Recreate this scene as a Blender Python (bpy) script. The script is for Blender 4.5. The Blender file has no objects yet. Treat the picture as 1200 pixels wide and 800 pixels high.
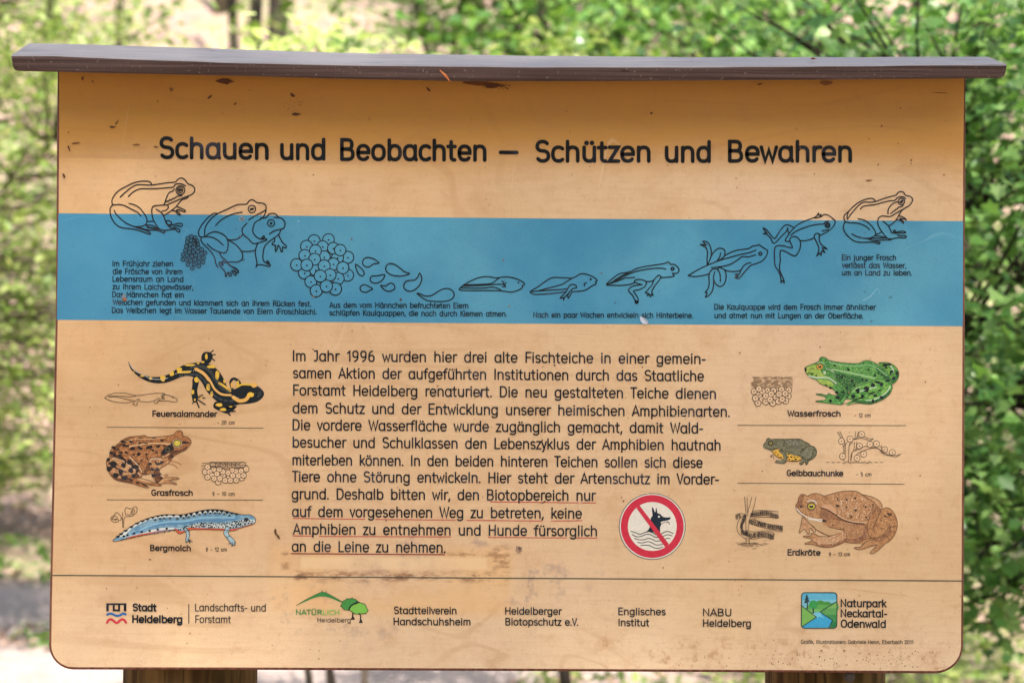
import bpy, math, random
from mathutils import Vector, Matrix, noise as mnoise
S = bpy.context.scene
C = S.collection
PI = math.pi
R = math.radians

# ---------------------------------------------------------------- camera
YAW, PIT, ROL, CX, CZ, D = -0.01313229, 0.0191932, -0.00753247, -0.02394293, 1.4475303, 1.88147644
F35 = 50.0
M3 = Matrix.Rotation(YAW, 3, 'Z') @ Matrix.Rotation(PIT, 3, 'X') @ Matrix.Rotation(ROL, 3, 'Y')
cd = bpy.data.cameras.new('camera')
cam = bpy.data.objects.new('camera', cd)
C.objects.link(cam)
cd.lens = F35
cd.sensor_width = 36
cd.clip_start = 0.05
cd.clip_end = 600
CAMPOS = Vector((CX, -D, CZ))
bx_, by_, bz_ = M3.col[0], M3.col[2], -M3.col[1]
mw = Matrix((bx_, by_, bz_)).transposed().to_4x4()
mw.translation = CAMPOS
cam.matrix_world = mw
cd.dof.use_dof = True
cd.dof.focus_distance = D - 0.01
cd.dof.aperture_fstop = 4.0
S.camera = cam

# ---------------------------------------------------------------- light
SUN_EL, SUN_AZ = R(56), R(24)           # azimuth: degrees to the right of straight behind the camera
w = bpy.data.worlds.new('World')
S.world = w
w.use_nodes = True
nt = w.node_tree
nt.nodes.clear()
sky = nt.nodes.new('ShaderNodeTexSky')
sky.sky_type = 'NISHITA'
sky.sun_disc = False
sky.sun_elevation = SUN_EL
sky.sun_rotation = PI - SUN_AZ
sky.dust_density = 2.5
sky.ozone_density = 0.6
bg = nt.nodes.new('ShaderNodeBackground')
bg.inputs[1].default_value = 0.15
wo = nt.nodes.new('ShaderNodeOutputWorld')
nt.links.new(sky.outputs[0], bg.inputs[0])
nt.links.new(bg.outputs[0], wo.inputs[0])
ld = bpy.data.lights.new('sun', 'SUN')
ld.energy = 5.0
ld.angle = R(0.6)
ld.color = (1.0, 0.94, 0.84)
sun = bpy.data.objects.new('sun', ld)
C.objects.link(sun)
sdir = Vector((math.sin(SUN_AZ) * math.cos(SUN_EL), -math.cos(SUN_AZ) * math.cos(SUN_EL), math.sin(SUN_EL)))
sun.rotation_euler = sdir.to_track_quat('Z', 'Y').to_euler()
sun.location = (2, -3, 6)
S.view_settings.view_transform = 'Standard'
S.view_settings.look = 'None'
S.view_settings.exposure = 1.40
S.view_settings.gamma = 1
S.render.engine = 'CYCLES'
S.cycles.max_bounces = 8
S.cycles.transparent_max_bounces = 8
S.cycles.use_denoising = True

# ---------------------------------------------------------------- helpers
def lin(c):
    return tuple(((v / 255) / 12.92 if v <= 10 else (((v / 255) + 0.055) / 1.055) ** 2.4) for v in c)

def on_plane(px, py, y=0.0):
    """point of the plane y = const that the photograph shows at pixel (px, py): used once to take measurements off it"""
    v = M3 @ Vector((px - 600, 1200 * F35 / 36, -(py - 400)))
    t = (y + D) / v.y
    return (CX + v.x * t, CZ + v.z * t)

def tag(o, label=None, cat=None, group=None, kind=None):
    if label: o['label'] = label
    if cat: o['category'] = cat
    if group: o['group'] = group
    if kind: o['kind'] = kind
    return o

def empty(name, loc=(0, 0, 0)):
    o = bpy.data.objects.new(name, None)
    o.location = loc
    o.empty_display_size = 0.1
    C.objects.link(o)
    return o

def add(name, me, mats, parent=None, smooth=False):
    for m in (mats if isinstance(mats, (list, tuple)) else [mats]):
        me.materials.append(m)
    if smooth:
        me.polygons.foreach_set('use_smooth', [True] * len(me.polygons))
    o = bpy.data.objects.new(name, me)
    C.objects.link(o)
    if parent:
        o.parent = parent
        q = parent
        off = Vector((0, 0, 0))
        while q:
            off += q.location
            q = q.parent
        o.location = -off
    return o

class MB:
    """mesh builder"""
    def __init__(s):
        s.v, s.f, s.m = [], [], []
    def poly(s, pts, mi=0):
        n = len(s.v)
        s.v.extend(pts)
        s.f.append(tuple(range(n, n + len(pts))))
        s.m.append(mi)
    def faces(s, pts, fs, mi=0):
        n = len(s.v)
        s.v.extend(pts)
        for f in fs:
            s.f.append(tuple(n + i for i in f))
            s.m.append(mi)
    def mesh(s, name):
        me = bpy.data.meshes.new(name)
        me.from_pydata(s.v, [], s.f)
        me.polygons.foreach_set('material_index', s.m)
        me.update()
        return me
    def build(s, name, mats, parent=None, smooth=False):
        return add(name, s.mesh(name), mats, parent, smooth)
    def tube(s, pts, rads, n=6, mi=0, cap=True):
        rings = []
        prev = None
        for i, p in enumerate(pts):
            p = Vector(p)
            a = Vector(pts[max(0, i - 1)])
            b = Vector(pts[min(len(pts) - 1, i + 1)])
            d = (b - a).normalized()
            if prev is None:
                u = d.cross(Vector((0.3, 0.9, 0.2))).normalized()
            else:
                u = (prev - d * prev.dot(d)).normalized()
            prev = u
            w_ = d.cross(u)
            r = rads[i] if isinstance(rads, (list, tuple)) else rads
            rings.append([tuple(p + (u * math.cos(2 * PI * k / n) + w_ * math.sin(2 * PI * k / n)) * r) for k in range(n)])
        b0 = len(s.v)
        for r_ in rings: s.v.extend(r_)
        for i in range(len(rings) - 1):
            for k in range(n):
                a = b0 + i * n + k
                b = b0 + i * n + (k + 1) % n
                s.f.append((a, b, b + n, a + n)); s.m.append(mi)
        if cap:
            s.f.append(tuple(b0 + k for k in range(n))[::-1]); s.m.append(mi)
            e = b0 + (len(rings) - 1) * n
            s.f.append(tuple(e + k for k in range(n))); s.m.append(mi)

# node helper ----------------------------------------------------
class NT:
    def __init__(s, name):
        s.m = bpy.data.materials.new(name)
        s.m.use_nodes = True
        s.t = s.m.node_tree
        s.b = s.t.nodes['Principled BSDF']
        s.co = s.t.nodes.new('ShaderNodeTexCoord')
        s.xyz = None
    def n(s, typ, **kw):
        x = s.t.nodes.new(typ)
        for k, v in kw.items(): setattr(x, k, v)
        return x
    def setin(s, node, i, v):
        if hasattr(v, 'is_output') or hasattr(v, 'links'):
            s.t.links.new(v, node.inputs[i])
        else:
            node.inputs[i].default_value = v
    def obj(s):
        return s.co.outputs['Object']
    def map(s, scale=(1, 1, 1), loc=(0, 0, 0), rot=(0, 0, 0), vec=None):
        x = s.n('ShaderNodeMapping')
        s.t.links.new(vec or s.obj(), x.inputs[0])
        x.inputs['Scale'].default_value = scale
        x.inputs['Location'].default_value = loc
        x.inputs['Rotation'].default_value = rot
        return x.outputs[0]
    def noise(s, scale=5, detail=3, rough=0.5, vec=None, dist=0.0):
        x = s.n('ShaderNodeTexNoise')
        s.t.links.new(vec or s.obj(), x.inputs['Vector'])
        x.inputs['Scale'].default_value = scale
        x.inputs['Detail'].default_value = detail
        x.inputs['Roughness'].default_value = rough
        x.inputs['Distortion'].default_value = dist
        return x.outputs['Fac']
    def math(s, op, a, b=0.0, c=0.0, clamp=False):
        x = s.n('ShaderNodeMath', operation=op)
        x.use_clamp = clamp
        s.setin(x, 0, a); s.setin(x, 1, b); s.setin(x, 2, c)
        return x.outputs[0]
    def ramp(s, v, a, b, lo=0.0, hi=1.0):
        x = s.n('ShaderNodeMapRange')
        x.interpolation_type = 'SMOOTHSTEP'
        s.setin(x, 0, v)
        x.inputs[1].default_value = a; x.inputs[2].default_value = b
        x.inputs[3].default_value = lo; x.inputs[4].default_value = hi
        return x.outputs[0]
    def mix(s, f, a, b, mode='MIX'):
        x = s.n('ShaderNodeMix', data_type='RGBA', blend_type=mode)
        s.setin(x, 0, f)
        s.setin(x, 6, a if not isinstance(a, tuple) else (*a, 1))
        s.setin(x, 7, b if not isinstance(b, tuple) else (*b, 1))
        return x.outputs[2]
    def axis(s, i):
        if s.xyz is None:
            s.xyz = s.n('ShaderNodeSeparateXYZ')
            s.t.links.new(s.obj(), s.xyz.inputs[0])
        return s.xyz.outputs[i]
    def box(s, x0, x1, z0, z1, soft=0.01):
        f = s.math('MULTIPLY', s.ramp(s.axis(0), x0 - soft, x0 + soft), s.ramp(s.axis(0), x1 - soft, x1 + soft, 1, 0))
        g = s.math('MULTIPLY', s.ramp(s.axis(2), z0 - soft, z0 + soft), s.ramp(s.axis(2), z1 - soft, z1 + soft, 1, 0))
        return s.math('MULTIPLY', f, g)
    def done(s, col, rough=0.6, spec=0.3, bump=None, bstr=0.2, bdist=0.002):
        s.setin(s.b, s.b.inputs.find('Base Color'), col if not isinstance(col, tuple) else (*col, 1))
        s.setin(s.b, s.b.inputs.find('Roughness'), rough)
        s.b.inputs['Specular IOR Level'].default_value = spec
        if bump is not None:
            x = s.n('ShaderNodeBump')
            x.inputs['Strength'].default_value = bstr
            x.inputs['Distance'].default_value = bdist
            s.t.links.new(bump, x.inputs['Height'])
            s.t.links.new(x.outputs[0], s.b.inputs['Normal'])
        return s.m

_inks = {}
def ink(c, rough=0.5):
    """printed colour under the varnish, slightly uneven; (r, g, b, r2, g2, b2, scale) is a dabbed two-tone colour"""
    k = tuple(c)
    if k not in _inks:
        t = NT('print_' + '_'.join(str(v) for v in k))
        def tone(c_):
            q = [x * 0.92 for x in lin(c_)]
            g_ = .3 * q[0] + .6 * q[1] + .1 * q[2]
            return tuple((x * .96 + g_ * .04) * .98 + w_ * .02 for x, w_ in zip(q, (.72, .5, .28))) if max(k) > 60 else tuple(q)
        a = tone(k[:3])
        if len(k) > 3:
            b = tone(k[3:6])
            f = t.noise(k[6], 3, 0.7)
            f2 = t.noise(k[6] * .33, 2, 0.5)
            col = t.mix(t.ramp(t.math('ADD', t.math('MULTIPLY', f, .65), t.math('MULTIPLY', f2, .35)), 0.42, 0.60), a, b)
        else:
            f = t.noise(220, 3, 0.6)
            col = t.mix(t.ramp(f, 0.35, 0.7, 0, 0.35), a, tuple(min(1, x * 1.25 + 0.015) for x in a))
            if max(k) < 60:                              # black ink has gone grey-blue in places and is chipped a little
                fd = t.ramp(t.noise(11, 4, 0.65), 0.50, 0.72)
                col = t.mix(t.math('MULTIPLY', fd, 0.38), col, lin((92, 92, 112)))
                ch = t.math('MULTIPLY', t.ramp(t.noise(520, 2, 0.6), 0.66, 0.72), t.ramp(t.noise(16, 2, 0.5), 0.48, 0.62))
                col = t.mix(t.math('MULTIPLY', ch, 0.5), col, lin((190, 150, 112)))
        _inks[k] = t.done(col, rough, 0.2)
    return _inks[k]

# ---------------------------------------------------------------- lettering (single stroke rounded alphabet)
def el(cx, cy, rx, ry, a0, a1, n=2.35, step=20):
    k = max(2, int(abs(a1 - a0) / step + 0.5))
    out = []
    for i in range(k + 1):
        a = R(a0 + (a1 - a0) * i / k)
        c, s_ = math.cos(a), math.sin(a)
        out.append((cx + rx * math.copysign(abs(c) ** (2 / n), c), cy + ry * math.copysign(abs(s_) ** (2 / n), s_)))
    return out
X = 0.71
G = {}
def g(ch, w_, *st, l=0.14, r=0.14): G[ch] = (w_, st, l, r)
bowl = lambda cx: el(cx, X / 2, .25, X / 2, 0, 360)
dots = lambda c: ([(c - .12, .93), (c - .119, .93)], [(c + .12, .93), (c + .121, .93)])
g('a', .5, el(.25, X / 2, .25, X / 2, 60, 300), [(.48, X), (.48, .12), (.53, .0)], [(.375, X * .93), (.48, X * .72)], [(.375, X * .07), (.48, X * .28)], l=.10, r=.12)
G['a'] = (.5, (el(.25, X / 2, .25, X / 2, 0, 360), [(.5, X), (.5, .12), (.54, 0)]), .10, .13)
g('b', .5, [(0, 1), (0, 0)], bowl(.25), r=.10)
g('c', .42, el(.25, X / 2, .25, X / 2, 48, 312), l=.10, r=.09)
g('d', .5, [(.5, 1), (.5, 0)], bowl(.25), l=.10)
g('e', .5, [(.02, X * .5), (.49, X * .5)] + el(.25, X / 2, .25, X / 2, 15, 318), l=.10, r=.09)
g('f', .28, [(.1, 0), (.1, .78)] + el(.29, .8, .19, .2, 160, 85, 2, 25), [(-.06, X - .02), (.27, X - .02)], l=.09, r=.05)
g('g', .5, bowl(.25), [(.5, X), (.5, -.08)] + el(.25, -.08, .25, .22, -20, -150, 2.2), l=.10)
g('h', .45, [(0, 1), (0, 0)], [(0, .42)] + el(.225, .42, .225, .29, 170, 0) + [(.45, 0)])
g('i', 0, [(0, X), (0, 0)], [(0, .93), (.001, .93)], l=.15, r=.15)
g('j', .06, [(.06, X), (.06, -.12)] + el(-.08, -.12, .14, .16, -20, -95, 2), [(.06, .93), (.061, .93)], l=.12, r=.15)
g('k', .42, [(0, 1), (0, 0)], [(.38, X), (0, .26)], [(.13, .41), (.42, 0)], r=.05)
g('l', .0, [(0, 1), (0, 0)], l=.15, r=.16)
g('m', .74, [(0, X), (0, 0)], [(0, .45)] + el(.185, .45, .185, .26, 170, 0) + [(.37, 0)], [(.37, .45)] + el(.555, .45, .185, .26, 170, 0) + [(.74, 0)])
g('n', .45, [(0, X), (0, 0)], [(0, .42)] + el(.225, .42, .225, .29, 170, 0) + [(.45, 0)])
g('o', .52, el(.26, X / 2, .26, X / 2, 0, 360), l=.10, r=.10)
g('p', .5, [(0, X), (0, -.28)], bowl(.25), r=.10)
g('q', .5, [(.5, X), (.5, -.28)], bowl(.25), l=.10)
g('r', .26, [(0, X), (0, 0)], [(0, .42)] + el(.22, .42, .22, .29, 165, 75), r=.04)
g('s', .38, el(.19, .53, .18, .18, 35, 180, 2.1) + el(.19, .53, .18, .17, 200, 255, 2.1) + el(.2, .18, .19, .18, 75, -145, 2.1), l=.10, r=.10)
g('t', .3, [(.1, .93), (.1, .15)] + el(.24, .15, .14, .15, 190, 280, 2), [(-.05, X - .02), (.28, X - .02)], l=.09, r=.07)
g('u', .45, [(0, X), (0, .28)] + el(.225, .28, .225, .28, 190, 350) + [(.45, .3)], [(.45, X), (.45, 0)])
g('v', .42, [(0, X), (.21, 0), (.42, X)], l=.04, r=.04)
g('w', .66, [(0, X), (.17, 0), (.33, X * .8), (.49, 0), (.66, X)], l=.05, r=.05)
g('x', .4, [(0, X), (.4, 0)], [(0, 0), (.4, X)], l=.06, r=.06)
g('y', .42, [(0, X), (.22, .02)], [(.42, X), (.16, -.24), (.06, -.28)], l=.04, r=.04)
g('z', .38, [(.0, X), (.38, X), (0, 0), (.4, 0)], l=.07, r=.07)
for a_, b_ in (('ä', 'a'), ('ö', 'o'), ('ü', 'u')):
    q = G[b_]
    G[a_] = (q[0], tuple(q[1]) + dots(q[0] / 2), q[2], q[3])
g('A', .62, [(0, 0), (.31, 1), (.62, 0)], [(.1, .3), (.52, .3)], l=.05, r=.05)
g('B', .5, [(0, 0), (0, 1), (.24, 1)] + el(.26, .76, .2, .24, 70, -70) + [(.0, .52)], [(.24, .52)] + el(.27, .26, .24, .26, 70, -80) + [(0, 0)])
g('C', .52, el(.3, .5, .3, .5, 50, 310), l=.10, r=.08)
g('D', .55, [(0, 0), (0, 1), (.2, 1)] + el(.22, .5, .33, .5, 80, -80) + [(0, 0)], r=.11)
g('E', .46, [(.46, 1), (0, 1), (0, 0), (.46, 0)], [(0, .52), (.42, .52)], r=.09)
g('F', .44, [(.44, 1), (0, 1), (0, 0)], [(0, .5), (.38, .5)], r=.05)
g('G', .58, el(.3, .5, .3, .5, 50, 340) + [(.6, .45), (.34, .45)], l=.11, r=.11)
g('H', .54, [(0, 0), (0, 1)], [(.54, 0), (.54, 1)], [(0, .52), (.54, .52)])
g('I', .0, [(0, 0), (0, 1)], l=.16, r=.16)
g('J', .3, [(.06, 1), (.3, 1), (.3, .2)] + el(.13, .2, .17, .2, -20, -120, 2), l=.07)
g('K', .5, [(0, 0), (0, 1)], [(.48, 1), (0, .42)], [(.14, .58), (.52, 0)], r=.05)
g('L', .42, [(0, 1), (0, 0), (.42, 0)], r=.06)
g('M', .66, [(0, 0), (0, 1), (.33, .35), (.66, 1), (.66, 0)])
g('N', .54, [(0, 0), (0, 1), (.54, 0), (.54, 1)])
g('O', .62, el(.31, .5, .31, .5, 0, 360), l=.10, r=.10)
g('P', .48, [(0, 0), (0, 1), (.24, 1)] + el(.24, .74, .24, .26, 75, -75) + [(0, .48)], r=.07)
g('R', .5, [(0, 0), (0, 1), (.24, 1)] + el(.24, .75, .24, .25, 75, -75) + [(0, .5)], [(.24, .5), (.52, 0)], r=.07)
g('S', .52, el(.26, .75, .24, .25, 35, 180, 2.2) + el(.26, .75, .24, .23, 200, 250, 2.2) + el(.27, .26, .25, .26, 72, -148, 2.2), l=.10, r=.09)
g('T', .52, [(0, 1), (.52, 1)], [(.26, 1), (.26, 0)], l=.05, r=.03)
g('U', .52, [(0, 1), (0, .3)] + el(.26, .3, .26, .3, 190, 350) + [(.52, 1)])
g('V', .54, [(0, 1), (.27, 0), (.54, 1)], l=.05, r=.02)
g('W', .84, [(0, 1), (.22, 0), (.42, .9), (.62, 0), (.84, 1)], l=.05, r=.03)
g('Z', .5, [(0, 1), (.5, 1), (0, 0), (.5, 0)])
q = G['U']; G['Ü'] = (q[0], tuple(q[1]) + ([(.14, 1.2), (.141, 1.2)], [(.38, 1.2), (.381, 1.2)]), q[2], q[3])
g('0', .46, el(.23, .5, .23, .5, 0, 360))
g('1', .2, [(0, .78), (.2, 1), (.2, 0)])
g('2', .44, el(.22, .74, .21, .26, 165, -30, 2.1) + [(0, 0), (.44, 0)], l=.1, r=.1)
g('3', .42, el(.2, .76, .2, .24, 150, -80, 2.1), el(.2, .27, .23, .27, 85, -145, 2.1), l=.1, r=.1)
g('5', .42, [(.4, 1), (.06, 1), (.03, .58)] + el(.2, .32, .23, .32, 110, -145, 2.1), l=.1, r=.1)
g('6', .46, el(.23, .3, .23, .3, 0, 360), [(0, .32)] + el(.3, .5, .3, .5, 170, 90, 2))
g('9', .46, el(.23, .7, .23, .3, 0, 360), [(.46, .68)] + el(.16, .5, .3, .5, -10, -90, 2))
g('.', .0, [(0, .02), (.001, .02)], l=.12, r=.14)
g(',', .04, [(.05, .06), (-.02, -.18)], l=.1, r=.12)
g(':', .0, [(0, .02), (.001, .02)], [(0, .5), (.001, .5)], l=.12, r=.14)
g('-', .26, [(0, .38), (.26, .38)], l=.08, r=.08)
g('–', .44, [(0, .4), (.44, .4)], l=.14, r=.14)
g('(', .14, el(.3, .42, .3, .62, 125, 235, 2), l=.12, r=.06)
g(')', .14, el(-.16, .42, .3, .62, 55, -55, 2), l=.06, r=.12)
g('♀', .34, el(.17, .7, .2, .26, 0, 360, 2), [(.17, .44), (.17, -.1)], [(.02, .15), (.32, .15)])

class Ink(MB):
    """flat print on the panel: everything is measured in photograph pixels and laid on the panel's plane"""
    base = -0.0004
    def __init__(s, lift=0.0):
        super().__init__()
        s.lift = lift
        s.k = 0
        s.cols = []
    def ci(s, c):
        c = tuple(c)
        if c not in s.cols: s.cols.append(c)
        return s.cols.index(c)
    def y(s, layer):
        s.k = (s.k + 1) % 12
        return s.base - s.lift - layer * 1.5e-4 - s.k * 1.0e-5
    def P(s, pts, y):
        out = []
        for p in pts:
            x, z = on_plane(p[0], p[1])
            out.append((x, y, z))
        return out
    def fill(s, pts, c, layer=0):
        s.poly(s.P(pts, s.y(layer)), s.ci(c))
    def stroke(s, pts, w_, c, layer=2, closed=False, cap=True, taper=False):
        if len(pts) < 2: return
        q = [pts[0]]
        for p in pts[1:]:
            if abs(p[0] - q[-1][0]) + abs(p[1] - q[-1][1]) > 0.02: q.append(p)
        y = s.y(layer)
        ci = s.ci(c)
        h = w_ / 2
        if len(q) < 2:                                  # a dot
            x0, y0 = q[0]
            s.poly(s.P([(x0 + h * 1.3 * math.cos(a * PI / 6), y0 + h * 1.3 * math.sin(a * PI / 6)) for a in range(12)], y), ci)
            return
        closed = closed or (abs(q[0][0] - q[-1][0]) + abs(q[0][1] - q[-1][1]) < 0.05 and len(q) > 4)
        if closed and abs(q[0][0] - q[-1][0]) + abs(q[0][1] - q[-1][1]) < 0.05: q = q[:-1]
        n = len(q)
        Lf, Rt = [], []
        for i in range(n):
            if closed:
                a, b = q[(i - 1) % n], q[(i + 1) % n]
            else:
                a, b = q[max(i - 1, 0)], q[min(i + 1, n - 1)]
            p = q[i]
            def nd(u, v):
                dx, dy = v[0] - u[0], v[1] - u[1]
                l_ = math.hypot(dx, dy) or 1e-9
                return dx / l_, dy / l_
            d1 = nd(a, p) if (closed or i > 0) else nd(p, b)
            d2 = nd(p, b) if (closed or i < n - 1) else d1
            nx, ny = -(d1[1] + d2[1]), d1[0] + d2[0]
            l_ = math.hypot(nx, ny)
            if l_ < 0.3: nx, ny, l_ = -d1[1], d1[0], 1
            nx, ny = nx / l_, ny / l_
            m_ = min(1 / max(0.3, nx * -d1[1] + ny * d1[0]), 2.2)
            hh = h * (1 - 0.75 * (i / (n - 1)) if taper else 1)
            Lf.append((p[0] + nx * hh * m_, p[1] + ny * hh * m_))
            Rt.append((p[0] - nx * hh * m_, p[1] - ny * hh * m_))
        b0 = len(s.v)
        s.v.extend(s.P(Lf, y)); s.v.extend(s.P(Rt, y))
        for i in range(n if closed else n - 1):
            j = (i + 1) % n
            s.f.append((b0 + i, b0 + j, b0 + n + j, b0 + n + i)); s.m.append(ci)
        if cap and not closed:
            for e, o_ in ((0, 1), (n - 1, n - 2)):
                if taper and e: continue
                ang = math.atan2(q[e][1] - q[o_][1], q[e][0] - q[o_][0])
                s.poly(s.P([(q[e][0] + h * math.cos(ang + a * PI / 6), q[e][1] + h * math.sin(ang + a * PI / 6)) for a in range(-3, 4)], y), ci)
    def dot(s, x, y_, r, c, layer=3, ry=None, n=8, rot=0.0):
        ry = ry or r
        cr, sr = math.cos(rot), math.sin(rot)
        pts = []
        for a in range(n):
            u, v = r * math.cos(2 * PI * a / n), ry * math.sin(2 * PI * a / n)
            pts.append((x + u * cr - v * sr, y_ + u * sr + v * cr))
        s.fill(pts, c, layer)
    def blob(s, x, y_, r, c, layer=3, rnd=random, n=9, asp=1.0, rot=0.0):
        cr, sr = math.cos(rot), math.sin(rot)
        pts = []
        for a in range(n):
            q_ = r * rnd.uniform(0.65, 1.25)
            u, v = q_ * asp * math.cos(2 * PI * a / n), q_ * math.sin(2 * PI * a / n)
            pts.append((x + u * cr - v * sr, y_ + u * sr + v * cr))
        s.fill(pts, c, layer)
    def scatter(s, poly, n, r0, r1, c, layer=3, seed=1, sides=6, irregular=True, mind=0.0):
        rnd = random.Random(seed)
        xs = [p[0] for p in poly]; ys = [p[1] for p in poly]
        k = t = 0
        got = []
        while k < n and t < n * 30:
            t += 1
            x, y_ = rnd.uniform(min(xs), max(xs)), rnd.uniform(min(ys), max(ys))
            if not inside(x, y_, poly): continue
            if mind and any((x - a) ** 2 + (y_ - b) ** 2 < mind * mind for a, b in got): continue
            got.append((x, y_))
            r = rnd.uniform(r0, r1)
            if irregular: s.blob(x, y_, r, c, layer, rnd, sides, rnd.uniform(1, 1.6), rnd.uniform(0, 3))
            else: s.dot(x, y_, r, c, layer, n=sides)
            k += 1
    def text(s, t, x0, x1, ya, yb, cap, w_, c=(22, 26, 32), layer=2, sp=0.5):
        """x0..x1 outer ends, ya/yb outer baseline at both ends, cap = centreline cap height"""
        tot = 0
        pos = []
        for i, ch in enumerate(t):
            if ch == ' ':
                tot += sp; continue
            gw, st, l_, r_ = G[ch]
            if i: tot += l_
            pos.append((tot, ch))
            tot += gw
            if i < len(t) - 1: tot += r_
        kx = (x1 - x0 - w_) / max(tot, 1e-6)
        for off, ch in pos:
            for st in G[ch][1]:
                pts = []
                for (u, v) in st:
                    xx = x0 + w_ / 2 + (off + u) * kx
                    f = (xx - x0) / (x1 - x0)
                    yy = ya + (yb - ya) * f - w_ / 2 - v * cap
                    pts.append((xx, yy))
                if len(st) == 2 and abs(st[0][0] - st[1][0]) < 0.005 and abs(st[0][1] - st[1][1]) < 0.005: pts = pts[:1] * 2
                s.stroke(pts, w_, c, layer)
        return kx / cap
    def done(s, name, parent, label=None):
        o = s.build(name, [M_band if c == (70, 148, 180) else ink(c) for c in s.cols], parent)
        if label: o['label'] = label
        return o

def inside(x, y, poly):
    c = False
    j = len(poly) - 1
    for i in range(len(poly)):
        if (poly[i][1] > y) != (poly[j][1] > y) and x < (poly[j][0] - poly[i][0]) * (y - poly[i][1]) / (poly[j][1] - poly[i][1]) + poly[i][0]:
            c = not c
        j = i
    return c

def pts(t, T=None):
    out = []
    for q_ in t.split():
        a, b = q_.split(',')
        out.append((float(a), float(b)))
    if T: out = [(T[0] + a / T[2], T[1] + b / T[2]) for a, b in out]
    return out

def smooth(p, closed=False, k=3):
    n = len(p)
    if n < 3: return p
    out = []
    for i in range(n if closed else n - 1):
        a = p[(i - 1) % n] if closed or i > 0 else p[0]
        b = p[i]
        c = p[(i + 1) % n]
        d = p[(i + 2) % n] if closed or i < n - 2 else p[-1]
        for j in range(k):
            t = j / k
            out.append(tuple(0.5 * (2 * b[m] + (c[m] - a[m]) * t + (2 * a[m] - 5 * b[m] + 4 * c[m] - d[m]) * t * t + (3 * b[m] - a[m] - 3 * c[m] + d[m]) * t ** 3) for m in (0, 1)))
    if not closed: out.append(p[-1])
    return out

# ---------------------------------------------------------------- the information board
BD = empty('information_board')
tag(BD, 'wooden amphibian information board with brown ledge on two round posts', 'information board')

# panel ---------------------------------------------------------
left_px = [(66.9, 74), (66, 150), (65.4, 250), (64.2, 380), (60.6, 560), (57.5, 700), (56.6, 755)]
right_px = [(1129.6, 752), (1130.2, 680), (1131, 480), (1131.6, 300), (1132, 200), (1132.4, 78)]
def corner(cx, cy, r, a0, a1, n=8):
    return [(cx + r * math.cos(R(a0 + (a1 - a0) * i / n)), cy - r * math.sin(R(a0 + (a1 - a0) * i / n))) for i in range(n + 1)]
outl = left_px[:-1] + corner(56.7 + 29, 755.5, 29, 180, 270) + [(300, 784.9), (600, 786.2), (900, 787.8)] + corner(1129.6 - 33, 756, 33, 270, 360) + right_px[1:]
cxm, cym = 594, 440
def inset(poly, d):
    n = len(poly); out = []
    for i in range(n):
        a, p, b = poly[i - 1], poly[i], poly[(i + 1) % n]
        d1 = Vector((p[0] - a[0], p[1] - a[1])).normalized(); d2 = Vector((b[0] - p[0], b[1] - p[1])).normalized()
        nn = Vector((-(d1.y + d2.y), d1.x + d2.x)).normalized()
        if nn.dot(Vector((cxm - p[0], cym - p[1]))) < 0: nn = -nn
        out.append((p[0] + nn.x * d, p[1] + nn.y * d))
    return out
inn = inset(outl, 3.4)
out3 = [on_plane(*p) for p in outl]
in3 = [on_plane(*p) for p in inn]
mid3 = [on_plane(*p) for p in inset(outl, 1.1)]
n = len(out3)
pb = MB()
vs = [(x, 0.0, z) for x, z in in3] + [(x, 0.0006, z) for x, z in mid3] + [(x, 0.0032, z) for x, z in out3] + [(x, 0.019, z) for x, z in out3] + [(x, 0.021, z) for x, z in mid3]
fs, ms = [], []
pb.v = vs
pb.f.append(tuple(range(n))[::-1]); pb.m.append(0)
for lvl in range(4):
    for i in range(n):
        j = (i + 1) % n
        pb.f.append((lvl * n + i, lvl * n + j, (lvl + 1) * n + j, (lvl + 1) * n + i)); pb.m.append(1)
pb.f.append(tuple(range(4 * n, 5 * n))); pb.m.append(0)

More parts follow.
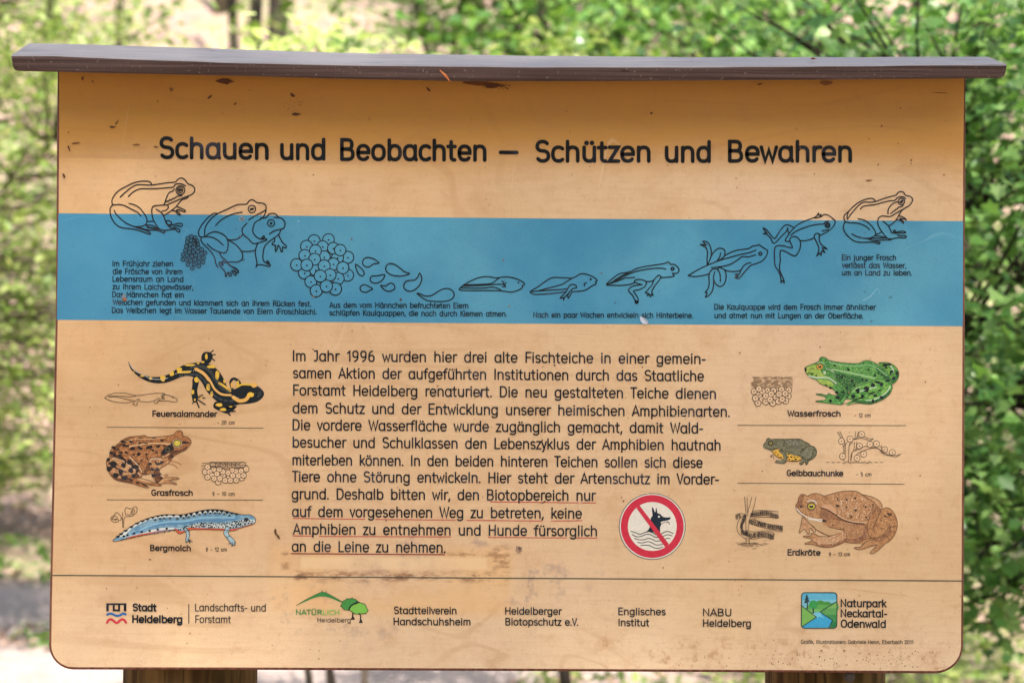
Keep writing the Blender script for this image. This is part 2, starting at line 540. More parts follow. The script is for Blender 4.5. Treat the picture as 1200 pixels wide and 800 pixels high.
def panel_material():
    t = NT('varnished_maple_plywood')
    def L(*c): return tuple(v * 0.97 for v in lin(c))
    base = L(238, 204, 165)
    # broad cloudiness: the wood is yellower to the left, paler to the right and bottom
    big = t.noise(2.2, 3, 0.55)
    col = t.mix(t.ramp(big, 0.3, 0.72), base, L(229, 190, 142))
    ax = t.ramp(t.math('ADD', t.axis(0), t.math('MULTIPLY', big, 0.35)), -0.55, 0.5, 1, 0)
    col = t.mix(t.math('MULTIPLY', ax, 0.55), col, L(214, 166, 108))
    low = t.ramp(t.math('ADD', t.axis(2), t.math('MULTIPLY', big, 0.12)), 1.08, 1.3, 1, 0)
    col = t.mix(t.math('MULTIPLY', low, 0.5), col, L(250, 222, 186))
    # yellower, less bleached varnish high up, with the ledge's shade painted in
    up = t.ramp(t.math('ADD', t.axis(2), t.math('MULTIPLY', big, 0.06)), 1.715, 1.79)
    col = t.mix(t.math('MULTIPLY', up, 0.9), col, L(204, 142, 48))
    # maple figure: contour lines of a stretched noise, and fine fibre
    nz = t.noise(1.0, 2, 0.5, t.map((1.6, 1, 4.2)), 0.6)
    lines = t.math('SINE', t.math('MULTIPLY', nz, 70))
    lines = t.ramp(lines, 0.80, 1.0)
    lines = t.math('MULTIPLY', lines, t.ramp(t.noise(3.3, 2), 0.42, 0.65))
    col = t.mix(t.math('MULTIPLY', lines, 0.2), col, L(176, 116, 60))
    mot = t.ramp(t.noise(17, 5, 0.7), 0.45, 0.72)
    col = t.mix(t.math('MULTIPLY', mot, 0.24), col, L(196, 136, 84))
    mot = t.ramp(t.noise(60, 4, 0.7, t.map(loc=(3, 0, 5))), 0.5, 0.72)
    col = t.mix(t.math('MULTIPLY', mot, 0.2), col, L(186, 124, 74))
    fib = t.noise(1.0, 3, 0.6, t.map((14, 1, 190)))
    col = t.mix(t.ramp(fib, 0.35, 0.75, 0, 0.13), col, L(188, 130, 78))
    grit = t.noise(420, 2, 0.7)
    col = t.mix(t.ramp(grit, 0.5, 0.75, 0, 0.22), col, L(178, 124, 74))
    # small brown mildew dots, more of them in cloudy groups
    d1 = t.ramp(t.noise(150, 1, 0.4), 0.70, 0.76)
    d1 = t.math('MULTIPLY', d1, t.ramp(t.noise(9, 2, 0.6), 0.48, 0.66))
    col = t.mix(t.math('MULTIPLY', d1, 0.65), col, L(160, 92, 46))
    def reg(px0, px1, py0, py1, soft):
        x0, z1 = on_plane(px0, py0); x1, z0 = on_plane(px1, py1)
        return t.box(x0, x1, z0, z1, soft)
    # brown mildew along the bottom right
    m = t.math('MULTIPLY', reg(700, 1115, 748, 790, 0.016), t.ramp(t.noise(38, 4, 0.75), 0.50, 0.68))
    col = t.mix(t.math('MULTIPLY', m, 0.55), col, L(178, 112, 66))
    # purple grey film of old glue
    film = t.ramp(t.noise(26, 5, 0.72), 0.52, 0.66)
    m = t.math('MAXIMUM', reg(432, 575, 622, 665, 0.014), t.math('MAXIMUM', reg(300, 480, 668, 745, 0.04), reg(560, 700, 640, 720, 0.05)))
    m = t.math('MULTIPLY', m, film)
    col = t.mix(t.math('MULTIPLY', m, 0.5), col, L(150, 118, 122))
    # orange where a label was torn off, with brown ragged borders
    m = t.math('MULTIPLY', reg(318, 600, 640, 720, 0.01), t.ramp(t.noise(7, 3, 0.6), 0.35, 0.6))
    col = t.mix(t.math('MULTIPLY', m, 0.5), col, L(240, 186, 120))
    m = t.math('MULTIPLY', reg(352, 570, 652, 667, 0.003), t.ramp(t.noise(14, 3, 0.6), 0.3, 0.5))
    col = t.mix(t.math('MULTIPLY', m, 0.5), col, L(250, 216, 168))
    rag = t.noise(1.0, 5, 0.75, t.map((30, 1, 95)))
    ragf = t.ramp(rag, 0.44, 0.60)
    sm = t.math('MAXIMUM', reg(345, 592, 668, 682, 0.0035), t.math('MAXIMUM', reg(515, 590, 646, 652, 0.003), t.math('MAXIMUM', reg(578, 597, 640, 684, 0.004), reg(330, 339, 646, 668, 0.004))))
    col = t.mix(t.math('MULTIPLY', t.math('MULTIPLY', sm, ragf), 0.72), col, L(160, 108, 70))
    sm = t.math('MULTIPLY', reg(345, 560, 672, 679, 0.002), t.ramp(rag, 0.52, 0.6))
    col = t.mix(t.math('MULTIPLY', sm, 0.5), col, L(116, 78, 58))
    # pale scratches
    scr = t.math('ABSOLUTE', t.math('SUBTRACT', t.noise(1.0, 1, 0.4, t.map((9, 1, 2.2), rot=(0, 0.6, 0))), 0.5))
    scr = t.math('MULTIPLY', t.ramp(scr, 0.0, 0.0035, 1, 0), t.ramp(t.noise(5, 2), 0.55, 0.7))
    col = t.mix(t.math('MULTIPLY', scr, 0.3), col, L(250, 222, 190))
    rough = t.ramp(big, 0.3, 0.7, 0.38, 0.55)
    h = t.math('ADD', t.math('MULTIPLY', fib, 0.5), t.math('MULTIPLY', grit, 0.3))
    return t.done(col, rough, 0.4, h, 0.10, 0.0008)

def edge_material():
    t = NT('reddish_brown_edge_paint')
    f = t.noise(1, 3, 0.6, t.map((120, 30, 20)))
    c = t.mix(t.ramp(f, .3, .7), lin((92, 48, 30)), lin((138, 84, 66)))
    return t.done(c, 0.6, 0.3)
M_edge = edge_material()
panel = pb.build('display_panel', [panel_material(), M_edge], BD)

# roof ledge ----------------------------------------------------
lo = [(13.5, 79), (16, 83), (130, 85.6), (270, 88.5), (400, 92.2), (540, 95), (700, 95), (800, 94.4), (1000, 93), (1100, 92), (1176, 91.4), (1179.5, 88)]
def itp(tab, x):
    for a, b in zip(tab, tab[1:]):
        if x <= b[0]: return a[1] + (b[1] - a[1]) * (x - a[0]) / (b[0] - a[0])
    return tab[-1][1]
up = [(13, 64), (60, 64), (130, 67), (270, 72), (400, 75), (600, 77.2), (800, 77.4), (1000, 76), (1100, 75), (1180, 75)]
bk = [(34, 50.5), (100, 52.2), (270, 57.5), (400, 62), (600, 65.2), (800, 66.9), (1000, 67), (1161, 66.5)]
rb = MB()
ns = 44
rows = []
fracs = [0, .0018, .005, .011] + [.02 + .96 * i / (ns - 8) for i in range(ns - 7)] + [.989, .995, .9982, 1]
ns = len(fracs) - 1
for f in fracs:
    xf = 13.2 + (1179.8 - 13.2) * f
    xb = 33.5 + (1161 - 33.5) * f
    yl = itp(lo, xf) if 16 < xf < 1176 else itp(lo, xf)
    yu = itp(up, xf); yb = itp(bk, xb)
    wob = 0.5 * mnoise.noise(Vector((xf * .02, 0, 3)))
    x1, z1 = on_plane(xf, yl, -0.063)
    x2, z2 = on_plane(xf, yu + wob, -0.069)
    x3, z3 = on_plane(xb, yb + wob, -0.002)
    X_ = x2
    zt = z2
    rows.append([
        (X_, -0.061, z1), (X_, -0.0636, z1 + .0022), (X_, -0.0690, z2 - .0022), (X_, -0.0664, z2 + .0006),
        (X_, -0.045, z2 + (z3 - z2) * .32), (X_, -0.022, z2 + (z3 - z2) * .68), (X_, -0.001, z3), (X_, 0.004, z3 - .0004), (X_, 0.036, z3 - 0.012), (X_, 0.034, z1 + (z3 - z2) + .004), (X_, 0.0, z1 + (z3 - z2))])
k = len(rows[0])
for r_ in rows: rb.v.extend(r_)
mi_of = {0: 0, 1: 0, 2: 1, 3: 1, 4: 1, 5: 1, 6: 1, 7: 1, 8: 0, 9: 0, 10: 0}
for i in range(ns):
    for j in range(k):
        a = i * k + j; b = i * k + (j + 1) % k
        rb.f.append((a, a + k, b + k, b)); rb.m.append(mi_of[j])
rb.f.append(tuple(range(k))); rb.m.append(0)
rb.f.append(tuple(ns * k + j for j in range(k))[::-1]); rb.m.append(0)

def ledge_mat(name, a, b, c_, sx):
    t = NT(name)
    f = t.noise(1, 5, 0.65, t.map(sx))
    g2 = t.noise(1, 3, 0.6, t.map((3, 20, 20)))
    col = t.mix(t.ramp(f, .35, .68), a, b)
    col = t.mix(t.ramp(g2, .52, .75, 0, .6), col, c_)
    sp = t.ramp(t.noise(260, 2, .5), .66, .74)
    col = t.mix(t.math('MULTIPLY', sp, .35), col, lin((190, 175, 165)))
    crack = t.ramp(t.math('ABSOLUTE', t.math('SUBTRACT', t.noise(1, 2, .5, t.map((2.2, 60, 90))), .5)), 0, .012, 1, 0)
    crack = t.math('MULTIPLY', crack, t.ramp(t.noise(7, 2), .5, .62))
    col = t.mix(t.math('MULTIPLY', crack, .7), col, lin((38, 26, 22)))
    return t.done(col, .92, .12, f, .35, .0008)
M_top = ledge_mat('ledge_top_bleached_stain', lin((144, 137, 134)), lin((156, 149, 146)), lin((134, 124, 119)), (9, 240, 240))
M_front = ledge_mat('ledge_front_brown_stain', lin((78, 62, 58)), lin((112, 92, 88)), lin((92, 76, 74)), (3.5, 120, 300))
ledge = rb.build('roof_ledge', [M_front, M_top], BD)
ledge['label'] = 'overhanging dark brown ledge with a sun-bleached grey top'

# a torn splinter of fresh wood hanging at the lower front edge of the ledge
sb = MB()
x0, z0 = on_plane(515.5, 82.5, -0.071); x1, z1 = on_plane(527.5, 96, -0.068)
sb.tube([(x0, -0.0705, z0), (x0 * .5 + x1 * .5 + .0006, -0.0712, z0 * .5 + z1 * .5), (x1, -0.068, z1)], [0.0008, 0.0019, 0.0005], 5)
t_ = NT('fresh_orange_wood')
M_spl = t_.done(t_.mix(t_.noise(300, 2), lin((236, 150, 84)), lin((170, 80, 34))), .6, .3)
sp_ = sb.build('splinter', M_spl, BD)

# posts ---------------------------------------------------------
def post_material():
    t = NT('pressure_treated_log')
    f = t.noise(1, 4, .65, t.map((55, 55, 3)))
    g2 = t.noise(6, 3, .6)
    c = t.mix(t.ramp(f, .35, .7), lin((74, 52, 28)), lin((128, 98, 58)))
    c = t.mix(t.ramp(g2, .45, .7, 0, .5), c, lin((84, 84, 44)))
    cr = t.ramp(t.math('ABSOLUTE', t.math('SUBTRACT', t.noise(1, 2, .5, t.map((16, 16, .8))), .5)), 0, .01, 1, 0)
    c = t.mix(t.math('MULTIPLY', cr, .8), c, lin((34, 24, 16)))
    return t.done(c, .85, .15, f, .6, .003)
M_post = post_material()
bm_ = MB()
bx0, bz0 = on_plane(996, 793, 0.02)
bm_.tube([(bx0, .034, bz0), (bx0, .022, bz0), (bx0, .0195, bz0)], [.0075, .0075, .004], 10)
t_ = NT('rusty_zinc_bolt')
bm_.build('bolt', t_.done(t_.mix(t_.noise(300, 2), lin((96, 88, 84)), lin((60, 44, 36))), .5, .5), BD)
for pl, pr in ((145, 300.5), (897, 1034)):
    yy = 0.021
    xl, _ = on_plane(pl, 792, 0.11); xr, _ = on_plane(pr, 792, 0.11)
    r_ = (xr - xl) / 2
    cx_, cy_ = (xl + xr) / 2, 0.021 + r_ + .001
    pm = MB()
    seg = 28
    zs = [-.35, 0, .2, .5, .8, 1.0, 1.3, 1.6, 1.78, 1.80]
    rnd = random.Random(int(pl))
    for zi, z in enumerate(zs):
        for a in range(seg):
            th = 2 * PI * a / seg
            rr = r_ * (1 + .012 * mnoise.noise(Vector((math.cos(th) * 2, math.sin(th) * 2, z * 1.5 + pl))))
            if zi == len(zs) - 1: rr *= .93
            pm.v.append((cx_ + rr * math.cos(th), cy_ + rr * math.sin(th), z))
    for zi in range(len(zs) - 1):
        for a in range(seg):
            b = (a + 1) % seg
            pm.f.append((zi * seg + a, zi * seg + b, (zi + 1) * seg + b, (zi + 1) * seg + a)); pm.m.append(0)
    pm.f.append(tuple((len(zs) - 1) * seg + a for a in range(seg))); pm.m.append(0)
    pm.build('post', M_post, BD, True)

# ---------------------------------------------------------------- printing on the panel
INK = (24, 30, 36)
DK = (20, 24, 24)
# blue band
bi = Ink()
top = [(68.5, 250), (250, 251.6), (450, 254.2), (650, 256.2), (850, 257.6), (1000, 258.4), (1128.6, 259.2)]
bot = [(1128.2, 382.2), (1000, 381.4), (800, 380.2), (600, 379), (400, 377.4), (200, 375.8), (66.6, 374.7)]
t_ = NT('blue_band_print')
f = t_.noise(4.5, 4, .6)
c = t_.mix(t_.ramp(f, .3, .7), lin((62, 139, 173)), lin((92, 164, 188)))
gx = t_.ramp(t_.math('ADD', t_.axis(0), t_.math('MULTIPLY', f, .3)), -.5, .3, 1, 0)
c = t_.mix(t_.math('MULTIPLY', gx, .5), c, lin((50, 124, 164)))
g3 = t_.noise(300, 2, .7)
c = t_.mix(t_.ramp(g3, .5, .72, 0, .22), c, lin((74, 104, 108)))
st_ = t_.math('MULTIPLY', t_.ramp(t_.noise(120, 1), .70, .75), t_.ramp(t_.noise(12, 2), .5, .65))
c = t_.mix(t_.math('MULTIPLY', st_, .6), c, lin((52, 70, 78)))
sc_ = t_.math('ABSOLUTE', t_.math('SUBTRACT', t_.noise(1, 1, .4, t_.map((7, 1, 16), rot=(0, .5, 0))), .5))
sc_ = t_.math('MULTIPLY', t_.ramp(sc_, 0, .004, 1, 0), t_.ramp(t_.noise(4, 2), .52, .66))
c = t_.mix(t_.math('MULTIPLY', sc_, .3), c, lin((150, 200, 214)))
M_band = t_.done(c, .42, .4)
bi.poly([(on_plane(*p)[0], -0.00015, on_plane(*p)[1]) for p in top + bot])
bi.build('blue_band', M_band, panel)

for wd, x0, x1, ya, yb in (('Schauen', 186.5, 315, 186.8, 188), ('und', 328.3, 381.4, 188.2, 188.6), ('Beobachten', 398.6, 570.2, 189, 190),
                           ('–', 584.4, 607.8, 190, 190.2), ('Schützen', 626.8, 762.4, 191, 191.2), ('und', 779, 833, 191.3, 191.4), ('Bewahren', 853, 998.4, 191, 191)):
    hd = Ink()
    hd.text(wd, x0, x1, ya, yb, 22.8, 4.3, (12, 13, 13))
    hd.done('heading_word', panel)

body = [("Im Jahr 1996 wurden hier drei alte Fischteiche in einer gemein-", 343.3, 827, 423.4, 426.8),
 ("samen Aktion der aufgeführten Institutionen durch das Staatliche", 343.3, 825, 443.3, 447),
 ("Forstamt Heidelberg renaturiert. Die neu gestalteten Teiche dienen", 343.6, 839, 463.4, 467.6),
 ("dem Schutz und der Entwicklung unserer heimischen Amphibienarten.", 343, 855, 484.3, 488.6),
 ("Die vordere Wasserfläche wurde zugänglich gemacht, damit Wald-", 342.9, 824, 504.1, 508),
 ("besucher und Schulklassen den Lebenszyklus der Amphibien hautnah", 343, 844.4, 524.3, 527.9),
 ("miterleben können. In den beiden hinteren Teichen sollen sich diese", 342.8, 823.4, 545.1, 548.3),
 ("Tiere ohne Störung entwickeln. Hier steht der Artenschutz im Vorder-", 342, 842.6, 564.5, 567.7),
 ("grund. Deshalb bitten wir, den Biotopbereich nur", 341.8, 698.3, 584.8, 586.8),
 ("auf dem vorgesehenen Weg zu betreten, keine", 342.2, 682, 605.5, 607.6),
 ("Amphibien zu entnehmen und Hunde fürsorglich", 343.2, 699.6, 626, 628.3),
 ("an die Leine zu nehmen.", 342, 522, 646.2, 647.6)]
for t, x0, x1, ya, yb in body:
    bt = Ink()
    bt.text(t, x0, x1, ya, yb, 11.7, 1.68, (26, 30, 38), sp=.62)
    bt.done('text_line', panel)
un = Ink()
RED = (206, 62, 66)
for a in ((574.5, 587.6, 698.4, 589), (343, 607, 428, 608), (440, 608.2, 534, 609), (547, 609.2, 635.5, 610), (646, 610, 682.5, 609.6), (343, 627.3, 367, 627.7), (374, 628, 528.5, 628.6),
          (572, 629.2, 664, 629.8), (674, 629.8, 700, 630)):
    un.stroke([a[:2], a[2:]], 0.85, RED, 0, cap=False)
un.stroke([(341, 648.2), (430, 648.8), (521, 649.4)], 1.2, (150, 40, 52), 0)
un.done('red_underline', panel)

ru = Ink()
GR = (92, 82, 66)
for l_ in ("125,500.3 309,501.3", "125,585.2 308,585.6", "864,498.1 1062,498.4", "864,565.8 1060,566.9"):
    ru.stroke(pts(l_), 0.75, GR, 0, cap=False)
ru.stroke(pts("61.4,673.6 300,675 600,677 900,678.8 1127.8,680.2"), 1.25, (74, 78, 66), 0, cap=False)
ru.done('ruled_lines', panel)

for t, x0, x1, ya, yb in (
 ("Im Frühjahr ziehen", 132, 203, 312.3, 312.5), ("die Frösche von ihrem", 132.2, 214, 321.3, 321.8), ("Lebensraum an Land", 132, 215, 330.2, 330.6),
 ("zu ihrem Laichgewässer,", 132, 226.5, 339.2, 339.8), ("Das Männchen hat ein", 131.6, 215.6, 348.4, 349),
 ("Weibchen gefunden und klammert sich an ihrem Rücken fest.", 132, 364.8, 357.4, 359.4),
 ("Das Weibchen legt im Wasser Tausende von Eiern (Froschlaich).", 131.2, 371, 366.8, 368.6),
 ("Aus dem vom Männchen befruchteten Eiern", 386, 549, 360.8, 361.6), ("schlüpfen Kaulquappen, die noch durch Kiemen atmen.", 386, 594, 369.8, 371.2),
 ("Nach ein paar Wochen entwickeln sich Hinterbeine.", 625, 812, 372.3, 372.9),
 ("Die Kaulquappe wird dem Frosch immer ähnlicher", 837, 1026.5, 363, 363.3), ("und atmet nun mit Lungen an der Oberfläche.", 837.2, 1011.5, 373, 373.5),
 ("Ein junger Frosch", 986.4, 1050, 305.2, 305.4), ("verlässt das Wasser,", 986.5, 1061.8, 314.2, 314.6), ("um an Land zu leben.", 986.4, 1068.5, 322.9, 323.2)):
    cp = Ink()
    cp.text(t, x0, x1, ya, yb, 6.1, 1.0, (20, 30, 38), sp=.5)
    cp.done('caption_line', panel)

for t, x0, x1, y_ in (("Feuersalamander", 178.7, 254.8, 488.3), ("Grasfrosch", 177.4, 226, 580.6), ("Bergmolch", 176, 223.8, 645.3), ("Wasserfrosch", 922.5, 985, 487.9),
                      ("Gelbbauchunke", 921.7, 988.2, 557.7), ("Erdkröte", 922.8, 961.6, 650.5)):
    lb = Ink()
    lb.text(t, x0, x1, y_, y_ + .3, 6.3, 1.35, (32, 32, 38))
    lb.done('species_name', panel)
for t, x0, x1, y_ in (("– 20 cm", 254.4, 275, 497.3), ("♀ – 10 cm", 249.2, 275, 580.6), ("♀ – 12 cm", 241.5, 266, 645.7), ("– 12 cm", 1001, 1020, 488.7), ("– 5 cm", 1003, 1021, 557.8), ("♀ – 13 cm", 971.5, 996, 651.3)):
    lb = Ink()
    lb.text(t, x0, x1, y_, y_, 4.2, .62, (62, 54, 48))
    lb.done('size_note', panel)

for t, x0, x1, y_, cap, w_, c_ in (
 ("Stadt", 155.4, 184, 715.8, 7.7, 1.95, INK), ("Heidelberg", 155, 214, 729.6, 7.9, 1.95, INK),
 ("Landschafts- und", 228.8, 311.6, 715.7, 8.2, 1.1, (44, 42, 44)), ("Forstamt", 229, 271, 729.3, 8.0, 1.1, (44, 42, 44)),
 ("Stadtteilverein", 461.6, 535, 719.1, 7.9, 1.35, INK), ("Handschuhsheim", 461.2, 551.4, 732.1, 7.9, 1.35, INK),
 ("Heidelberger", 592, 658.6, 719.8, 7.9, 1.35, INK), ("Biotopschutz e.V.", 592.2, 677.6, 732.4, 7.9, 1.35, INK),
 ("Englisches", 724.6, 780, 720.3, 7.9, 1.35, INK), ("Institut", 724.8, 761, 733.2, 7.9, 1.35, INK),
 ("NABU", 823.8, 857, 721.4, 7.9, 1.35, INK), ("Heidelberg", 823.8, 880, 734, 7.9, 1.35, INK),
 ("Naturpark", 984.9, 1039, 711, 8.3, 1.6, INK), ("Neckartal-", 984.9, 1039.6, 722.8, 8.3, 1.6, INK), ("Odenwald", 985, 1038, 735, 8.3, 1.6, INK),
 ("Grafik, Illustrationen: Gabriele Henn, Eberbach 2011", 938.4, 1070, 753.8, 4.3, .62, (66, 58, 52))):
    ft = Ink()
    ft.text(t, x0, x1, y_, y_ + .35, cap, w_, c_, sp=.42)
    ft.done('sponsor_line', panel)
ft = Ink()
ft.stroke([(221.4, 707), (221.4, 729.8)], 1, (44, 42, 44), 2, cap=False)
ft.done('divider_bar', panel)

# ---------------------------------------------------------------- line drawings of the frog's life on the band
LW = 1.32
def lines(ink_, T, rows_, w_=LW, c=INK, k=3):
    for r_ in rows_:
        cl = r_.startswith('@')
        raw = r_.startswith('!')
        p = pts(r_.lstrip('@!'), T)
        ink_.stroke(p if raw else smooth(p, cl, k), w_, c, 2, closed=cl)
def ring(i_, T, x, y_, r, w_=1.2, c=INK, ry=None, layer=2):
    x, y_ = T[0] + x / T[2], T[1] + y_ / T[2]
    r1 = r / T[2]; r2 = (ry or r) / T[2]
    i_.stroke([(x + r1 * math.cos(a * PI / 8), y_ + r2 * math.sin(a * PI / 8)) for a in range(16)], w_, c, layer, closed=True)

T = (110, 195, 8)
fr = Ink()
lines(fr, T, ["178,362 170,325 185,285 225,235 300,190 370,158 440,140 510,140 535,155 543,172",
 "248,288 300,240 350,200 400,175 450,172 520,176 600,168 700,153 765,147 785,125 815,110 845,118 870,145 885,165 920,178 945,205 945,235 920,262 885,278 850,290 780,320 690,360",
 "885,278 880,293 850,305 820,320 775,375 740,405 700,435 655,460", "325,282 370,240 430,212 500,210 600,208 700,200 745,195 765,170 800,162 835,170 860,185",
 "755,212 740,232 710,245 690,275 675,315 660,360", "!672,335 690,325 700,330 712,312 725,318 740,300 755,303 775,283 800,278 828,274",
 "690,362 620,365 560,375 545,400 545,440 555,490 575,530 600,570 620,590 660,600 710,595 760,590 790,615 808,612 800,590 770,580 735,580 700,560 680,530 665,490 650,455 630,430 585,403",
 "690,362 700,385 680,410 640,420", "735,415 765,420 790,450 812,455 800,435 775,412 800,408 850,428 856,412 820,395 775,375", "@680,515 700,508 725,520 730,540 700,548 685,532",
 "700,560 740,550 780,538 820,535 832,550 820,565 790,558 750,565",
 "178,362 155,390 155,440 170,490 210,545 265,575 340,583 420,600 520,635 530,625 500,605 440,585 380,565 300,530 235,475 205,440 192,412",
 "178,362 240,358 290,368 350,400 410,430 442,465", "330,350 380,360 430,390 470,440 498,490 495,530 470,555 420,565 380,563",
 "420,570 500,595 600,600 655,625 665,610 640,595 580,585 500,572", "500,548 550,555 590,578", "490,552 520,572 600,583", "500,518 555,514"])
ring(fr, T, 812, 224, 42); ring(fr, T, 810, 223, 26, 1.0)
fr.dot(T[0] + 810 / 8, T[1] + 223 / 8, 2.7, INK, 3, 1.6)
fr.done('frog_drawing', panel, 'line drawing of an adult frog sitting at the left end of the band')

T = (210, 220, 8); T2 = (225, 290, 10)
fr = Ink()
lines(fr, T, ["345,250 450,203 545,160 630,155 655,125 685,113 715,130 735,142 780,145 812,165 815,200 805,245 780,285 720,320 700,350 690,410 715,450 755,480 780,465 793,452 800,465 775,485 815,478 820,490 790,502 730,520 690,520 650,480 600,435 592,385 635,332",
 "652,300 700,270 760,240 812,208", "352,240 320,242 270,280 215,345 185,400 185,445 205,462 255,460 310,465 360,490 412,538",
 "355,245 300,290 255,350 240,400 240,455", "342,355 390,305 470,260 540,238 590,230", "210,462 205,495 230,530 290,590 330,650 345,710 365,745",
 "245,458 290,425 340,413 400,430 450,475 460,530 450,590 420,610 370,600 310,570 262,527", "450,487 520,488 570,465 600,435", "460,490 520,525 570,575 595,625 590,670 550,695 490,695 455,700 460,715 500,745 545,775 555,795 530,795",
 "590,595 660,597 715,585", "765,283 815,280 840,250 875,240 910,250 930,275 965,290 990,320 990,360 970,385 900,400 848,432", "890,280 935,280",
 "950,395 940,430 900,465 850,500 805,545 790,600 785,660 800,695 830,705 820,690 835,688 845,705 830,715 855,722 845,738 790,725 740,722 722,740 730,700 718,640 715,585 735,525",
 "930,435 950,480 975,520 1005,545 1000,565 970,555 970,590 958,600 945,560 930,540 920,570 905,598 900,565 905,540 875,535 875,520 895,500 893,470"])
lines(fr, T2, ["325,60 350,110 400,150 405,172 388,180 370,158 355,168 365,195 355,210 340,175 325,172 318,190 330,215 370,260 390,290 392,335 405,338 415,295 430,300 440,335 462,330 455,300 440,290",
 "465,270 480,300 510,325 520,315 505,290 480,270 500,275 530,295 545,295 545,275 510,240 460,220 425,190"])
ring(fr, T, 682, 200, 35); fr.blob(T[0] + 682 / 8, T[1] + 202 / 8, 1.7, INK, 3, random.Random(2), 9, 1.4, -.4)
ring(fr, T, 862, 332, 33); fr.blob(T[0] + 862 / 8, T[1] + 334 / 8, 1.5, INK, 3, random.Random(3), 9, 1.5, -.4)
fr.done('mating_frogs_drawing', panel, 'line drawing of one frog clasping another on the band')

sp1 = Ink()
T = (208, 270, 16)
for q in "260,115 195,150 335,140 255,185 185,215 320,195 370,200 240,265 165,300 330,250 380,258 305,315 235,340 390,320 455,358 150,375 225,410 300,400 385,400 455,435 520,420 108,455 183,470 265,485 340,465 408,518 490,515 100,545 172,550 248,568 328,550 405,595 478,600 200,638 315,632 400,668 280,708".split():
    x, y_ = map(float, q.split(','))
    ring(sp1, T, x, y_, 36, 0.95); sp1.dot(T[0] + x / 16, T[1] + y_ / 16, .75, (36, 60, 72), 3)
sp1.done('spawn_drawing', panel, 'small clump of frogspawn drawn behind the mating frogs')

sp2 = Ink()
T = (330, 260, 8)
BL = (70, 148, 180)
for x, y_, r in ((440,165,54),(305,178,57),(620,332,57),(525,335,56),(620,500,56),(385,232,55),(485,247,55),(235,230,57),(530,530,57),(218,315,56),(400,328,57),(550,265,54),(215,478,57),(318,270,56),(320,450,57),
                 (310,350,56),(485,395,57),(575,430,57),(275,560,56),(325,645,57),(505,628,58),(142,402,57),(400,412,57),(455,497,57),(237,405,56),(420,602,58),(363,508,57)):
    px, py = T[0] + x / 8, T[1] + y_ / 8
    sp2.k = 0
    ly = len(sp2.cols) * 0 + 0.6 * (sp2.m.count(0) if 0 else 0)
    sp2.lift += 2.2e-5
    sp2.fill([(px + r / 8 * math.cos(a * PI / 9), py + r / 8 * math.sin(a * PI / 9)) for a in range(18)], BL, 0)
    sp2.k += 1
    ring(sp2, T, x, y_, r, 1.25, layer=0)
    sp2.dot(px + (.2), py + .6, 1.1, INK, 0)
sp2.done('frogspawn_drawing', panel, 'large ball of frogspawn drawn beside the hatching larvae')

lv = Ink()
lines(lv, T, ["@694,398 735,425 765,455 775,490 755,507 725,490 703,450", "@912,385 870,350 810,333 770,350 760,390 785,420 825,420 860,395",
 "@1200,485 1150,465 1100,425 1050,395 1005,393 978,425 985,465 1030,497 1100,508 1160,500", "@965,495 950,540 900,572 850,568 830,540 845,510 900,505", "@853,627 810,600 770,588 738,610 745,645 790,660 830,640",
 "@930,597 975,600 1020,574 1055,590 1060,625 1020,650 970,640"])
lines(lv, (470, 290, 8), ["@175,240 195,290 175,350 130,395 85,410 40,395 25,360 45,320 85,308 130,303 158,275", "@150,430 180,435 230,455 290,448 350,410 400,387 450,387 490,415 497,455 465,490 400,505 320,505 250,497 200,470"])
lv.done('larvae_drawing', panel, 'line drawing of seven comma-shaped hatching larvae')

T = (470, 290, 8)
tp = Ink()
lines(tp, T, ["545,388 590,350 660,310 740,280 820,273 890,285 960,276 1030,280 1100,300 1150,330 1155,350 1135,358 1140,370 1110,395 1060,413 1020,417 930,405 800,403 650,403 560,400 545,388",
 "585,350 650,348 760,345 850,335 900,300 920,285", "590,360 700,358 800,352 900,345 955,345", "555,378 650,380 760,380 850,372 900,380 940,402", "945,315 962,330 960,345 968,360 950,372", "985,330 975,345 978,372"], 1.3)
tp.dot(470 + 1100 / 8, 290 + 328 / 8, 1.1, INK)
tp.done('tadpole_drawing', panel, 'line drawing of a legless tadpole')

T = (610, 280, 8)
tp = Ink()
lines(tp, T, ["480,368 380,362 300,362 240,392 160,450 95,490 105,510 150,520 300,510 400,498 425,495", "480,368 440,395 380,428 280,455 170,485", "105,493 200,485 350,475 430,468",
 "480,368 520,352 560,328 610,328 670,350 715,380 715,395 702,400 708,420 660,445 610,478 550,490 480,493", "455,440 480,425 515,432 525,455 490,465 465,490 440,520 410,550 405,572 400,550 372,555 385,538 415,510 440,470 455,440",
 "478,500 465,530 448,555 443,530 455,500", "618,412 600,418 598,440"], 1.3)
tp.dot(610 + 658 / 8, 280 + 378 / 8, 1.3, INK)
tp.done('tadpole_drawing', panel, 'line drawing of a tadpole with two hind legs')

